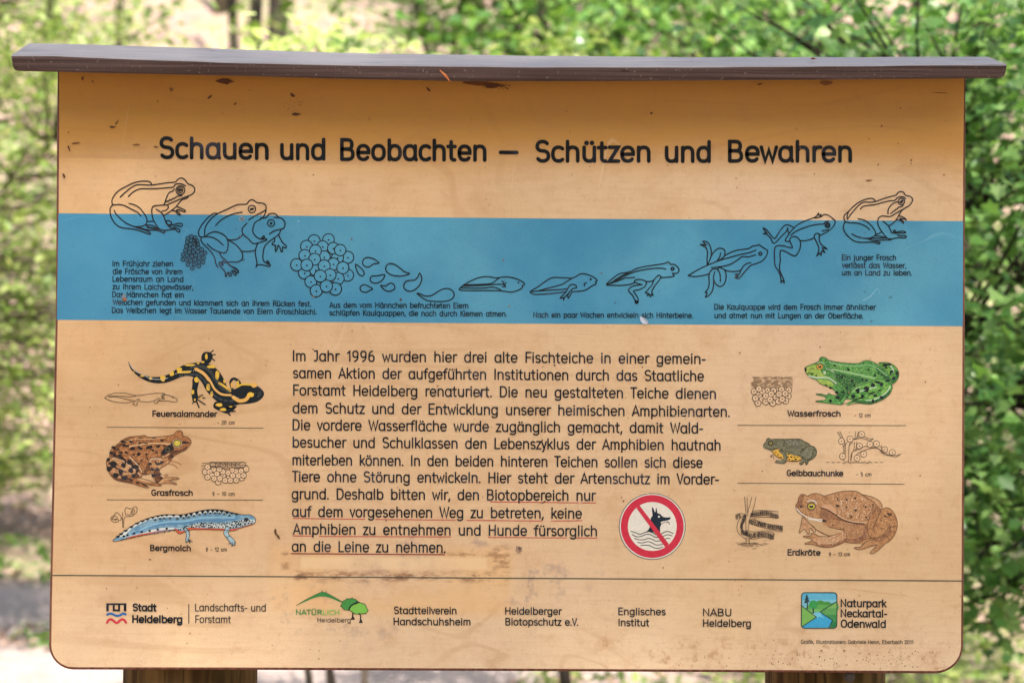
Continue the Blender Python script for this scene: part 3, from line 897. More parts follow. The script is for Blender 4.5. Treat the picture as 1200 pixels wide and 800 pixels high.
T = (690, 290, 8)
tp = Ink()
lines(tp, T, ["395,225 350,235 290,245 230,285 165,345 210,353 300,355 390,345 425,330", "165,345 240,325 330,290 350,285 430,280", "200,335 300,270 395,225 460,193 580,170 700,152 745,135 765,158 800,158 835,185 845,215 825,242 785,242 800,265 770,275 680,283",
 "245,315 340,265 430,228 520,207 620,195 690,195 722,203", "425,325 440,303 490,300 530,315 540,340 520,370 470,395 420,405 440,440 462,480 460,520 452,500 448,525 440,500 435,525 435,500 410,450 375,410 380,385 420,360 500,347",
 "428,325 470,340 500,347", "540,318 580,318 610,305", "610,305 625,285 655,260 675,270 665,300 630,345 595,400 590,420 605,455 590,435 578,460 568,435 550,450 555,430 530,422 550,400 590,350 610,305"], 1.3)
ring(tp, T, 785, 200, 13, 1.6)
tp.done('tadpole_drawing', panel, 'line drawing of a tadpole with four legs and a short tail')

T = (790, 250, 8)
tp = Ink()
lines(tp, T, ["130,583 220,530 310,487 400,450 460,430 540,408 620,385 700,370 765,345", "130,583 180,592 240,588 320,570 330,555", "470,400 520,370 590,345 700,330 730,308 770,303 795,293 820,312 850,330 877,355 860,405 825,445 770,470 720,487 690,515 650,560 605,610 570,600 600,590 575,572 610,568 625,530",
 "720,463 680,470 645,500 625,530 590,543 520,543 475,530", "348,508 430,500 520,480 590,440 640,405 700,408 762,388", "312,487 308,430 312,370 300,325 270,303 245,293 280,295 300,300 270,262 310,270 338,310 348,360 345,405 315,480",
 "345,405 370,365 410,330 450,330 475,350 470,400 440,430 402,445", "437,370 425,410 402,445", "330,560 325,600 328,660 315,710 290,740 310,745 292,785 330,765 360,720 370,650 368,600 380,548",
 "330,560 350,530 380,520 410,530 430,570 432,640", "370,620 390,660 435,687 475,650 487,590 478,540 450,515 415,508 410,530"], 1.3)
ring(tp, T, 808, 378, 14, 1.5)
tp.done('froglet_drawing', panel, 'line drawing of a swimming froglet that still has a tail')

T = (880, 230, 10)
tp = Ink()
lines(tp, T, ["505,370 460,345 420,335 385,350 330,420 290,485 270,492 240,465 190,400 145,373 165,410 185,430 145,438 190,450 235,500 255,540 275,550 310,520 370,455 415,410 430,370", "430,370 435,410 445,440",
 "415,490 400,522 430,530 455,525", "415,490 445,440 490,385 545,335 620,295 700,265 760,240 790,200 795,225 820,215 805,245 745,255", "805,245 830,235 855,215 900,220 950,255 985,290 980,330 945,375 890,420 810,458",
 "465,455 530,410 620,370 720,340 800,328 850,325 870,300 910,293", "832,405 870,400 905,392", "455,525 458,500 480,475 530,475 560,500 580,540 575,610 550,665 520,698 480,690 420,655 370,635 345,640 340,700 345,750 335,800",
 "455,525 470,560 485,600 450,600 380,580 320,578 285,595 275,640 275,720 280,800", "575,520 640,520 700,505 740,485", "740,485 745,455 770,435 800,445 800,480 800,520 820,560 840,580 895,620 835,605 865,660 830,640 820,690 805,665 770,700 790,655 795,610 780,560 740,485"], 1.3)
lines(tp, T, ["280,795 290,830 320,870 345,930 350,990 352,1012 368,985 388,1015 385,980 350,900 335,850 337,795"], 1.3)
ring(tp, T, 897, 340, 27, 1.6); ring(tp, T, 897, 340, 11, 1.0)
tp.done('froglet_drawing', panel, 'line drawing of a leaping tailless froglet')

T = (970, 210, 10)
fr = Ink()
lines(fr, T, ["205,500 190,460 195,420 240,380 300,320 370,268 450,235 510,225 545,240 555,262", "240,455 280,400 340,330 390,285 440,268 500,272 560,262 650,230 740,203 800,188 820,160 855,145 890,158 910,190 960,200 993,230 990,260 955,310 920,330 850,370 790,405 740,435 700,437 640,432 600,450 585,490 590,540 630,610 690,685 740,700 830,685 900,688 920,675 905,662 850,662 812,655",
 "235,475 225,440 240,390", "380,352 410,322 460,310 560,298 640,275 720,255 785,250 805,225 840,208 880,208 912,228", "815,265 760,290 720,330 705,370 705,408", "!735,403 755,390 765,378 785,372 795,355 815,350 825,330 850,325 875,318 885,295",
 "915,332 870,365 845,400 820,445 790,490 745,530 712,545", "645,492 680,520 712,548 735,600 752,630 775,625 765,605 785,598 792,615 780,632 830,632 895,632 910,622 890,610 840,612 800,622",
 "800,478 850,485 885,515 880,490 850,470 845,462 890,465 918,478 905,460 870,440 830,432", "205,500 260,512 340,515 410,535 460,562 490,592", "200,508 182,550 190,600 225,655 280,705 340,735 430,740 540,738 595,760 612,745 580,728 520,715 470,697 400,688 330,668 283,642",
 "355,465 410,475 460,500 510,545 550,600 560,640 540,670 490,690 440,692", "470,697 540,692 690,690", "560,650 600,635 625,620", "550,662 620,670 670,685", "520,718 600,715 740,712"], 1.3)
ring(fr, T, 862, 262, 38); fr.blob(T[0] + 86.2, T[1] + 26.2, 1.7, INK, 3, random.Random(5), 9, 1.4, -.5)
fr.done('frog_drawing', panel, 'line drawing of a young frog sitting at the right end of the band')

# ---------------------------------------------------------------- coloured animals
# fire salamander
T = (140, 400, 6.667)
sa = Ink()
BK = (26, 32, 36); YE = (240, 192, 56); YO = (238, 180, 84)
P_ = smooth(pts("68,152 88,195 115,228 160,252 220,270 280,277 340,270 400,248 450,212 500,185 560,170 640,162 690,172 730,190 770,225 800,265 825,310 840,350 870,375 910,368 950,348 1000,332 1060,340 1100,362 1128,395 1126,425 1100,455 1060,475 1000,486 940,490 900,500 860,500 810,490 760,465 720,430 680,385 650,330 620,290 590,285 560,272 520,268 470,282 420,303 370,320 310,327 250,320 190,298 140,265 105,235 82,200", T), True)
sa.fill(P_, BK)
for p_ in ("650,165 640,130 645,102 665,83 700,82 722,95 728,125 700,172", "575,285 570,340 562,400 568,440 575,470 600,475 615,440 608,380 622,300", "760,468 735,495 740,520 790,545 840,562 880,545 910,510 860,495"):
    sa.fill(smooth(pts(p_, T), True), BK, 0)
for p_, w_ in (("700,95 735,70", 1.3), ("705,105 750,102", 1.3), ("705,115 745,150", 1.3), ("700,120 708,160", 1.3), ("590,450 572,485", 1.3), ("600,460 622,515", 1.6), ("605,450 670,492", 1.5), ("605,435 668,442", 1.4), ("610,430 650,418", 1.3),
             ("840,550 865,575", 1.6), ("850,545 905,545", 1.5), ("830,520 912,508", 1.6), ("885,380 868,320 890,290 925,305 950,340", 3.0)):
    sa.stroke(smooth(pts(p_, T)), w_, BK, 0)
for q in ("112,238,8,5", "178,268,16,7", "243,288,14,12", "340,288,22,24", "410,252,18,18", "470,218,22,18", "550,184,42,9", "615,172,12,6", "652,160,14,8", "718,196,34,12", "765,262,17,34", "820,310,9,15", "880,340,10,26", "925,325,10,20", "680,118,10,24",
          "604,298,18,22", "574,395,12,19", "590,455,8,9", "693,358,16,28", "722,410,12,22", "780,494,26,14", "812,530,26,12", "1052,342,22,20", "1026,415,28,20", "870,508,14,5", "640,440,10,6", "620,425,5,5"):
    x, y_, a, b = map(float, q.split(','))
    rn = random.Random(int(x)); mw_ = []
    for i in range(12):
        k_ = rn.uniform(.85, 1.15)
        mw_.append((T[0] + (x + a * k_ * math.cos(i * PI / 6)) / T[2], T[1] + (y_ + b * k_ * math.sin(i * PI / 6)) / T[2]))
    sa.fill(mw_, YE if x != 1052 and x != 880 else YO, 1)
for p_, w_, c_ in (("460,240 520,238 550,236", 2.6, YE), ("592,215 640,232 680,270 715,318 745,372 800,412 870,418", 2.5, YO), ("780,325 820,350 865,385", 2.8, YE), ("915,355 960,335 1040,338", 2.2, YE), ("890,435 935,462 985,455 1010,425", 4.2, YO),
                   ("600,215 660,252 700,300", 3.6, YO)):
    sa.stroke(smooth(pts(p_, T)), w_, c_, 1)
rn = random.Random(4)
ridge = smooth(pts("440,252 500,236 580,228 640,238 690,275 730,340 780,400 860,425 930,440", T), k=9)
for i, p in enumerate(ridge[::2]):
    sa.dot(p[0], p[1], .42, (232, 222, 200), 3, n=6)
for i in range(60):
    a = i / 60
    q = smooth(pts("470,262 560,250 630,262 690,330 740,410 820,450 900,455", T), k=12)
    p = q[int(a * (len(q) - 1))]
    sa.stroke([(p[0], p[1]), (p[0] - .6, p[1] + 2.6)], .35, (92, 104, 110), 3, cap=False)
q = smooth(pts("560,200 640,195 700,225 750,290 800,360 860,390", T), k=12)
for i, p in enumerate(q): sa.stroke([(p[0] - 1.2, p[1] + 1.6), (p[0] + 1.2, p[1] - 1.6)], .3, (96, 100, 96), 3, cap=False)
sa.stroke(smooth(pts("80,175 120,225 180,258 250,290 320,296 380,285", T)), .7, (190, 190, 186), 2)
sa.scatter(pts("1060,400 1110,390 1115,430 1070,450", T), 26, .2, .4, (112, 118, 120), 3, 9)
sa.done('salamander_illustration', panel, 'black and yellow fire salamander, coloured illustration')
lr = Ink()
T = (118, 455, 12.77)
lines(lr, T, ["60,140 110,100 210,68 300,66 400,75 530,105 640,95 760,78 860,70 930,72 990,95 1080,125 1130,150 1150,175 1130,198 1070,200 1000,185 890,185 860,182", "60,140 130,175 220,200 330,212 420,210 500,185 400,165 260,130 170,125 110,122 260,108 400,122 500,120 530,108",
 "590,192 680,200 790,190", "520,185 545,162 575,158 580,175 555,190 545,225 548,250 520,255 505,245 480,230 500,222 510,190", "890,150 850,150 830,175 800,175 800,190 810,215 830,222 860,210 855,190 880,175 900,165",
 "930,65 940,90 965,85 950,105 905,105 940,125 925,130 960,155 910,150 930,135"], .62, (70, 58, 46))
lr.dot(118 + 1082 / 12.77, 455 + 128 / 12.77, .9, (70, 58, 46))
lr.done('salamander_larva_drawing', panel)

# common frog
T = (120, 500, 10.664)
gf = Ink()
BR = (200, 134, 78, 140, 84, 50, 420); BL_ = (218, 166, 112, 168, 108, 66, 300); DKB = (44, 38, 36); PAL = (232, 192, 140)
gf.fill(smooth(pts("95,370 90,330 110,280 160,240 230,180 290,140 350,122 460,112 530,103 580,128 700,122 800,112 890,95 920,58 960,43 1000,62 1012,112 1060,122 1100,155 1112,200 1080,250 1030,295 960,325 890,370 850,430 790,475 720,520 650,560 600,580 540,595 500,590 470,635 440,640 440,655 540,690 700,705 735,725 710,735 560,720 440,690 570,750 565,765 500,750 400,715 290,690 180,665 120,620 75,550 50,470 60,410", T), True, 2), BR)
gf.fill(smooth(pts("590,400 640,385 740,388 800,390 840,420 820,460 740,510 715,530 720,600 750,640 770,650 790,600 825,600 800,630 800,650 870,630 950,635 945,655 850,660 830,668 920,700 920,722 860,705 760,710 700,705 650,660 620,600 590,510 580,440", T), True, 2), BL_, 1)
for p_, w_ in (("860,425 930,440 985,470", 1.8), ("830,460 890,470 935,510", 1.9)): gf.stroke(smooth(pts(p_, T)), w_, (196, 140, 92), 0)
gf.fill(smooth(pts("60,400 120,375 220,400 320,460 400,530 490,600 470,635 380,625 290,600 200,640 110,590 70,500", T), True, 2), BL_, 1)
SH = (128, 80, 52, 92, 58, 42, 420)
for p_ in ("560,560 600,540 590,480 580,440 560,480 500,560 510,590 560,592", "130,300 180,240 250,190 330,150 300,200 220,250 170,330 200,380 130,370 100,340", "110,590 200,640 300,650 400,690 300,690 180,665 120,620", "400,520 470,600 440,635 380,600 420,570", "860,300 960,290 1060,240 1030,290 900,345 860,400 820,410", "640,560 690,540 720,600 750,640 700,690 660,660"):
    gf.fill(smooth(pts(p_, T), True, 2), SH, 1.6)
gf.fill(smooth(pts("745,300 790,255 860,205 890,185 880,230 900,280 860,300 780,345 742,350", T), True, 2), DKB, 2)
gf.fill(smooth(pts("985,185 1040,180 1100,195 1060,205 1000,205", T), True, 2), DKB, 2)
gf.stroke(smooth(pts("340,245 450,222 600,205 740,205 850,215", T)), 1.3, PAL, 2)
gf.stroke(smooth(pts("760,375 850,330 940,300 1000,290", T)), 1.3, PAL, 2)
gf.stroke(smooth(pts("770,365 860,315 940,300", T)), .5, DKB, 3)
gf.stroke(smooth(pts("130,390 220,400 300,450 400,530 470,600", T)), .9, (236, 206, 166), 2)
gf.stroke(smooth(pts("340,370 400,430 460,500 495,560", T)), .9, (236, 206, 166), 2)
gf.stroke(smooth(pts("600,410 650,395 740,395", T)), .9, (240, 214, 180), 2)
gf.stroke(smooth(pts("260,200 330,170 420,150 520,150 640,150 780,130", T)), .6, PAL, 2)
x_, y0 = 120 + 938 / 10.664, 500 + 203 / 10.664
gf.dot(x_, y0, 5.6, (206, 176, 136), 3.0, 5.0, 14); gf.dot(x_, y0, 4.7, DKB, 3.3, 4.3, 14); gf.dot(x_, y0, 3.9, (216, 192, 50), 3.6, 3.4, 14); gf.dot(x_ - .2, y0 - .2, 2.3, (16, 16, 16), 3.9, 1.9, 10); gf.dot(x_ - .3, y0 - 1.1, .7, (240, 240, 235), 4.3, .5)
gf.stroke([(x_ + 5.4 * math.cos(a * PI / 8), y0 + 5 * math.sin(a * PI / 8)) for a in range(16)], .5, (60, 42, 32), 3, closed=True)
for p_, w_ in (("80,460 140,430 190,470", 1.5), ("90,530 150,500 230,545 300,560", 1.5), ("140,610 210,590 270,630 350,650", 1.5), ("240,380 290,420 280,480", 2.0), ("330,420 380,470 360,540", 2.0), ("400,480 440,530 420,590", 1.6), ("610,520 660,535 700,520", 1.4), ("620,590 680,600 735,585", 1.4), ("660,430 700,470 760,440", 1.6)):
    gf.stroke(smooth(pts(p_, T)), w_, DKB, 2.3)
ring(gf, T, 815, 283, 24, .5, (120, 124, 100), layer=3)
for q in "370,275,30,14 468,262,30,14 590,250,32,16 695,240,26,12 775,235,20,7 455,340,20,18 552,340,14,12 628,290,24,9 390,348,10,10 488,420,12,9 455,460,10,8 560,395,14,7 540,200,24,8 470,205,20,8 350,180,26,9 300,235,34,10 265,185,26,10 200,285,18,8 150,260,26,14 110,320,20,14 155,350,18,14 230,320,28,10 215,355,26,12 300,320,22,12 745,165,20,10 480,140,24,7 650,140,22,6 235,385,36,16 340,435,26,24 415,500,30,22 440,545,16,12 75,410,20,18 130,470,34,24 95,520,18,26 265,480,24,26 230,555,28,26 355,545,28,26 170,610,34,28 280,635,32,28 390,610,16,22 365,665,16,14 440,690,20,8 520,720,30,7 600,460,14,16 625,530,18,14 640,605,22,14 690,530,20,14 712,588,18,12 690,680,18,14 740,640,18,10 700,460,32,12 745,440,18,16 870,370,20,12 680,320,12,8".split():
    x, y_, a, b = map(float, q.split(','))
    gf.blob(T[0] + x / T[2], T[1] + y_ / T[2], b / T[2] * 1.35, DKB, 2.2, random.Random(int(x * y_)), 9, max(1, a / b), random.Random(int(x)).uniform(-.3, .5))
gf.scatter(pts("350,280 720,260 740,370 600,390 570,560 520,580 430,420", T), 90, .2, .5, (228, 172, 112), 2, 3)
gf.scatter(pts("350,280 720,260 740,370 600,390 570,560 520,580 430,420", T), 60, .15, .4, (120, 74, 44), 2, 8)
gf.scatter(pts("130,260 300,150 800,130 820,190 340,230 200,330", T), 40, .3, .8, (112, 80, 60), 2, 12)
gf.scatter(pts("900,100 1000,70 1100,170 1000,290 900,320 800,350", T), 46, .2, .4, (140, 86, 52), 2, 14)
lines(gf, T, ["125,375 95,370 90,330 110,280 160,240 230,180 290,140 350,122 460,112 530,103 580,128 700,122 800,112 890,95 920,58 960,43 1000,62 1012,112 1060,122 1100,155 1112,200 1080,250 1030,295 960,325 890,370 850,430 790,475 720,520",
 "95,375 60,405 50,460 72,545 120,620 180,665 290,690 400,712 500,745 570,760 575,745 500,715 430,690", "600,585 540,597 505,590", "120,380 210,395 310,445 400,520 450,575", "330,340 400,410 470,480 505,550 505,600 470,637 400,630 340,625", "745,390 640,385 590,400 578,440 595,520 620,595 655,665 700,708 770,705 860,705 920,722 925,705 840,670",
 "715,525 720,600 750,640", "740,310 735,345 745,385 850,375", "800,635 870,628 950,635 955,652 850,660", "770,610 800,590 825,605", "480,640 560,660 640,690 730,722 720,738 560,720 450,695"], .54, (74, 54, 42), 2)
gf.done('brown_frog_illustration', panel, 'brown frog with dark blotches, coloured illustration')
T = (232, 538, 18.46)
eg = Ink()
EGC = (232, 192, 148)
def eggs(o, T, lst, r, c_in, w_=.7, dotr=.55, lc=(84, 66, 52)):
    for q in lst.split():
        x, y_ = map(float, q.split(','))
        px, py = T[0] + x / T[2], T[1] + y_ / T[2]
        o.lift += 2.2e-5
        o.k = 0
        o.fill([(px + r * math.cos(a * PI / 7), py + r * math.sin(a * PI / 7)) for a in range(14)], c_in, 0)
        o.stroke([(px + r * math.cos(a * PI / 7), py + r * math.sin(a * PI / 7)) for a in range(14)], w_, lc, 0, closed=True)
        o.dot(px, py, dotr, (58, 48, 44), 0)
eggs(eg, T, "325,115 435,120 540,125 690,125 785,120 870,125 965,115 210,165 1045,210 440,490 545,350 680,365 820,260 950,400 740,230 540,265 460,210 340,215 155,270 255,270 410,310 655,290 935,250 305,350 210,380 355,415 475,410 590,450 705,450 830,445 755,350 878,350 990,345", 3.3, EGC)
for l_ in ("90,80 1060,65", "65,137 160,137", "80,195 130,195", "240,60 1000,62", "290,170 560,172", "600,180 1000,165", "380,100 900,98", "560,205 640,205", "280,140 1085,122"):
    eg.stroke(pts(l_, T), .6, (96, 76, 58), 1.5, cap=False)
eg.done('spawn_drawing', panel, 'clump of frogspawn drawn beside the brown frog')

# newt
T = (125, 590, 6.667)
nw = Ink()
NB = (140, 180, 198, 98, 148, 178, 160); NBD = (88, 142, 182); WH = (226, 226, 212); OR = (226, 92, 50)
nw.fill(smooth(pts("48,290 90,250 150,205 240,148 320,115 400,92 470,83 580,84 660,70 750,50 830,43 900,48 980,68 1060,84 1120,85 1155,105 1165,130 1150,155 1100,172 1040,190 1000,206 960,206 900,200 760,196 640,202 560,228 540,205 440,218 330,236 200,262 110,284", T), True), NB)
nw.fill(smooth(pts("640,186 760,190 900,192 970,196 1030,188 1140,155 1150,160 1100,176 1030,196 985,210 930,208 800,204 700,203 640,206 590,232 550,222 530,196 430,212 300,240 150,272 200,252 330,226 450,205 530,190 580,215 620,200", T), True, 2), OR, 1)
nw.fill(smooth(pts("150,240 200,190 320,130 400,110 470,103 580,102 660,90 750,72 830,66 900,70 960,82 900,62 830,50 750,55 660,75 580,90 470,90 400,98 320,122 240,155 150,212 90,262", T), True, 2), WH, 1)
nw.fill(smooth(pts("130,262 220,240 320,215 430,190 530,185 600,190 640,170 720,152 820,152 930,152 1000,140 1060,125 1110,120 1160,130 1140,150 1060,172 960,190 860,188 760,186 640,184 590,205 540,190 440,205 320,226 200,250", T), True, 2), (222, 224, 214, 176, 198, 204, 300), 1)
nw.stroke(smooth(pts("200,235 330,180 470,158 620,150 760,128 900,130 1020,115", T)), 2.0, NBD, 1.5)
nw.stroke(smooth(pts("260,205 360,165 480,140 600,138 740,110 880,105 1000,108", T)), 1.6, (140, 196, 222), 1.5)
nw.stroke(smooth(pts("330,215 430,195 520,192", T)), 2.2, (222, 226, 220), 1.6)
rn = random.Random(7)
upl = smooth(pts("90,252 150,207 240,150 320,117 400,94 470,85 580,87 660,73 750,54 830,46 900,50 980,70 1040,82", T), k=8)
for i in range(0, 96, 4):
    p = upl[i]
    b_ = 1.7 if 45 < i < 85 else 1.0
    nw.fill([(p[0] - 3.0, p[1] - .3), (p[0], p[1] + b_ * 2.1), (p[0] + 3.0, p[1] - .3), (p[0], p[1] - .7)], BK, 2.2)
    if i > 24 and i + 2 < 90:
        p = upl[i + 2]; nw.fill([(p[0] - 2.0, p[1] + 5.2), (p[0], p[1] + 2.0), (p[0] + 2.0, p[1] + 5.0)], (66, 70, 74), 2.2)
for i in range(14):
    a = i / 13
    q = smooth(pts("135,262 205,242 300,225 400,210 500,198", T), k=8); p = q[int(a * (len(q) - 1))]
    if i % 2 == 0: nw.dot(p[0], p[1] - 1.4, 1.6, BK, 2.4, 1.3)
    q = smooth(pts("120,280 205,262 300,243 400,228 530,206", T), k=8); p = q[int(a * (len(q) - 1))]
    nw.dot(p[0], p[1], 1.3, BK, 2.4, .6)
reg_ = pts("640,165 720,145 830,148 940,150 1050,130 1150,130 1130,155 1000,185 860,186 650,184 600,205 560,205", T)
nw.scatter(reg_, 85, .7, 1.15, BK, 2.3, 5, 6, True, 2.1)
nw.scatter(pts("300,160 1000,80 1060,110 400,190", T), 40, .15, .3, NBD, 2.3, 6)
for p_ in ("610,180 640,205 650,245 640,275 660,300 635,290 625,302 618,280 625,240 612,210", "940,170 965,190 950,230 985,270 1008,300 990,325 975,318 960,290 930,255 915,230 925,200"):
    pp = smooth(pts(p_, T), True, 2)
    nw.fill(pp, (168, 198, 206), 2.5)
    nw.scatter(pp, 12, .4, .7, BK, 2.8, 3, 5, True, 1.2)
    nw.stroke(pp, .55, BK, 3, closed=True)
for l_ in ("640,282 620,305", "645,285 650,308", "650,282 672,295", "985,300 950,312", "990,302 980,330", "1000,298 1005,325"): nw.stroke(pts(l_, T), .7, (52, 60, 66), 3)
lines(nw, T, ["@48,290 90,250 150,205 240,148 320,115 400,92 470,83 580,84 660,70 750,50 830,43 900,48 980,68 1060,84 1120,85 1155,105 1165,130 1150,155 1100,172 1040,190 1000,208 960,208 900,202 760,198 640,204 580,234 550,222 535,203 440,218 330,238 200,262 110,284"], .6, (74, 52, 46))
x_, y0 = 125 + 1092 / 6.667, 590 + 122 / 6.667
nw.dot(x_, y0, 2.9, BK, 3.2, 2.2, 10); nw.dot(x_ + .2, y0 - .1, 1.7, (196, 178, 96), 3.4, 1.3); nw.dot(x_ + .3, y0, .9, (12, 12, 12), 3.6)
nw.done('newt_illustration', panel, 'blue newt with orange belly and spotted flanks, coloured illustration')
T = (125, 590, 25)
pl_ = Ink()
lines(pl_, T, ["230,345 235,300 270,260 305,250 345,275 390,325 425,380 425,430 410,480 360,480", "@230,350 170,365 130,410 135,470 180,520 250,540 310,530 355,490 340,450 300,440 160,450", "560,330 550,260 535,200 560,130 605,105 650,135 760,135 800,95 850,80 890,120 895,190 870,260 800,320 720,360 600,360 540,390 510,430",
 "600,310 680,320 710,290 725,240 770,160", "780,150 825,190 800,270 740,320", "470,250 475,700", "510,440 500,700", "425,380 450,430 490,540", "240,340 290,370 330,410"], .62, (84, 64, 50))
for x, y_ in ((270, 462), (745, 230)): pl_.dot(125 + x / 25, 590 + y_ / 25, 1.0, BK, 3, .8)
pl_.done('egg_leaf_drawing', panel, 'small sprig of leaves with newt eggs, line drawing')

# green frog
T = (935, 412, 9.6)
wf = Ink()
GN = (112, 176, 84, 58, 134, 66, 330); GD = (40, 98, 52); GY = (190, 204, 90, 132, 180, 72, 260); KB = (26, 38, 34); LG = (168, 208, 146)
wf.fill(smooth(pts("905,128 960,118 1040,130 1100,170 1135,230 1130,290 1095,345 1055,365 1040,300 990,220", T), True), (128, 186, 80, 64, 132, 56, 200), 0)
wf.fill(smooth(pts("78,205 80,180 120,155 200,125 235,105 245,72 280,57 320,72 345,95 440,115 560,128 680,130 730,105 790,97 850,118 930,160 990,215 1030,280 1060,350 1062,410 1040,470 980,520 900,560 810,590 720,582 640,570 560,600 545,595 580,560 610,545 545,535 520,560 480,597 420,590 340,580 270,572 205,562 215,550 300,545 315,520 290,500 205,482 215,472 270,475 330,490 345,465 370,480 440,490 430,455 380,410 300,380 250,360 210,320 140,290 95,245", T), True, 2), GN)
wf.fill(smooth(pts("80,200 120,165 210,140 250,200 280,260 360,285 330,300 220,295 130,270", T), True, 2), GY, 1)
wf.fill(smooth(pts("220,315 330,320 400,360 380,395 300,375 250,355", T), True, 2), GY, 1)
wf.fill(smooth(pts("595,450 640,400 720,370 840,340 950,330 1030,350 1055,400 1020,470 940,525 820,580 740,560 650,530 600,510", T), True, 2), (134, 192, 84, 66, 144, 62, 200), 1)
GSH = (58, 122, 60, 34, 90, 50, 300)
for p_ in ("420,240 560,260 700,290 800,320 700,350 620,390 590,450 560,520 540,530 540,440 480,360 430,320", "600,500 640,530 760,555 860,540 960,490 1020,420 1040,460 980,520 880,575 760,585 650,560", "860,160 940,190 1010,270 1040,330 960,290 900,230", "440,490 470,560 520,500 530,440 500,430", "1090,200 1130,230 1120,300 1070,350 1060,310 1100,270"):
    wf.fill(smooth(pts(p_, T), True, 2), GSH, 1.3)
wf.stroke(smooth(pts("390,200 480,215 600,240 740,270 860,298", T)), 1.5, LG, 2)
wf.stroke(smooth(pts("350,115 480,150 640,160 800,150 900,190 1000,270", T)), 1.1, (140, 196, 130), 2)
wf.stroke(smooth(pts("120,275 220,292 320,290 370,310 430,355", T)), 1.5, (206, 222, 196), 2)
wf.stroke(smooth(pts("320,190 370,205 410,245 415,295", T)), .9, (196, 218, 180), 2)
wf.stroke(smooth(pts("770,545 850,540 950,490 1010,440 1035,390", T)), 1.3, (206, 228, 186), 2)
wf.stroke(smooth(pts("700,445 780,420 880,395", T)), 1.4, (190, 214, 190), 2)
wf.stroke(smooth(pts("615,450 660,410 710,390", T)), 1.1, LG, 2)
wf.stroke(smooth(pts("1040,160 1070,200 1075,230", T)), 1.2, (206, 224, 200), 2)
wf.stroke(smooth(pts("220,130 260,120 300,140 320,185", T)), 1.0, LG, 2)
reg_ = pts("350,140 680,150 850,130 980,230 940,290 600,400 540,520 430,340", T)
wf.scatter(reg_, 170, .18, .42, (190, 218, 130), 2, 21)
wf.scatter(reg_, 60, .2, .45, GD, 2, 22)
wf.scatter(pts("600,450 850,340 1040,370 1000,480 820,570 640,530", T), 60, .3, .7, (70, 142, 56), 1.5, 23, 6)
for q in "415,155,18,9 565,200,20,15 792,202,18,12 737,130,14,8 497,288,17,13 612,325,17,16 722,308,13,11 550,405,18,13 632,383,18,9 866,266,14,13 905,240,11,9 945,262,10,8 820,240,8,7 695,195,5,4 375,108,8,7 312,98,10,7 258,90,10,6 470,345,6,4 570,485,9,5 778,320,20,12 90,200,11,22 160,190,30,5 205,268,12,9 155,250,22,9 120,238,16,6 315,375,13,12 370,405,17,15 435,458,22,17 508,455,20,15 445,515,24,16 365,550,20,19 670,440,26,30 770,415,36,24 620,500,28,26 840,375,26,24 895,345,40,14 940,365,20,28 725,500,22,20 995,380,10,9 1005,325,26,14 870,490,22,20 920,435,26,10 940,512,22,24 840,555,18,22 830,465,40,8 770,440,30,16 700,520,40,10 985,150,34,18 1050,225,26,16 1115,245,18,22 1078,300,22,20 1030,145,20,12 990,180,20,10 640,545,50,8 1040,250,10,16".split():
    x, y_, a, b = map(float, q.split(','))
    wf.blob(T[0] + x / T[2], T[1] + y_ / T[2], b / T[2], KB, 2.2, random.Random(int(x * 3 + y_)), 9, a / b, random.Random(int(x)).uniform(-.4, .4) if b > 5 else 0)
x_, y0 = 935 + 245 / 9.6, 412 + 168 / 9.6
wf.dot(x_, y0, 4.2, KB, 2.4, 3.6, 14); wf.dot(x_, y0, 3.7, (214, 156, 60), 2.6, 3.1, 14); wf.dot(x_, y0, 2.1, (18, 14, 14), 3, 1.3, 10); wf.dot(x_ - .3, y0 - .8, .6, (250, 246, 240), 3.4, .4)
ring(wf, T, 340, 240, 22, .6, GD, layer=3); wf.dot(935 + 300 / 9.6, 412 + 235 / 9.6, 1.8, (196, 214, 170), 2, 2.2)
lines(wf, T, ["78,205 80,180 120,155 200,125 235,105 245,72 280,57 320,72 345,95 440,115 560,128 680,130 730,105 790,97 850,118 930,160 990,215 1030,280 1055,350", "78,205 95,245 140,290 210,320 250,360 300,380 380,410 430,455 440,490 370,480 345,465 325,490 270,475 215,472 205,482 290,500 315,520 300,545 215,550 205,562 270,572 340,580 420,590 480,595 520,560 532,490 515,430 470,380 400,350 360,310",
 "595,470 610,430 650,395 720,370 850,320 960,300 1020,330 1060,380 1055,430 1020,490 960,535 880,570 810,590 720,582 640,570", "600,500 640,530 740,520 830,480 920,440 985,410", "905,128 960,118 1040,130 1100,170 1135,230 1130,290 1095,345 1055,365", "530,530 620,535", "480,597 560,575 640,550", "560,600 640,585 720,575", "300,130 325,185 380,200 410,240 415,300"], .54, (44, 74, 50), 2)
wf.done('green_frog_illustration', panel, 'green frog with black spots, coloured illustration')
T = (875, 438, 19.05)
eg = Ink()
rn = random.Random(11)
for j, y_ in enumerate((70, 88, 105, 140, 160, 180, 200, 217, 240, 258, 280, 300)):
    x = 95 + rn.uniform(-10, 70)
    while x < 1000:
        ln = rn.uniform(120, 230)
        eg.stroke(pts('%f,%f %f,%f' % (x, y_, min(x + ln, 1030), y_ + 3), T), .55, (134, 106, 78), 0, cap=False)
        x += ln + rn.uniform(30, 90)
eggs(eg, T, "165,390 460,365 600,370 935,365 275,470 345,570 650,515 925,495 870,600 425,620 710,610 580,650 350,390 775,345 250,650 425,490 855,435 195,540 545,445 270,330 520,570 720,450 790,560", 3.65, (232, 194, 152), .75, .8)
eg.done('spawn_drawing', panel, 'raft of frogspawn under hatched water, drawn beside the green frog')

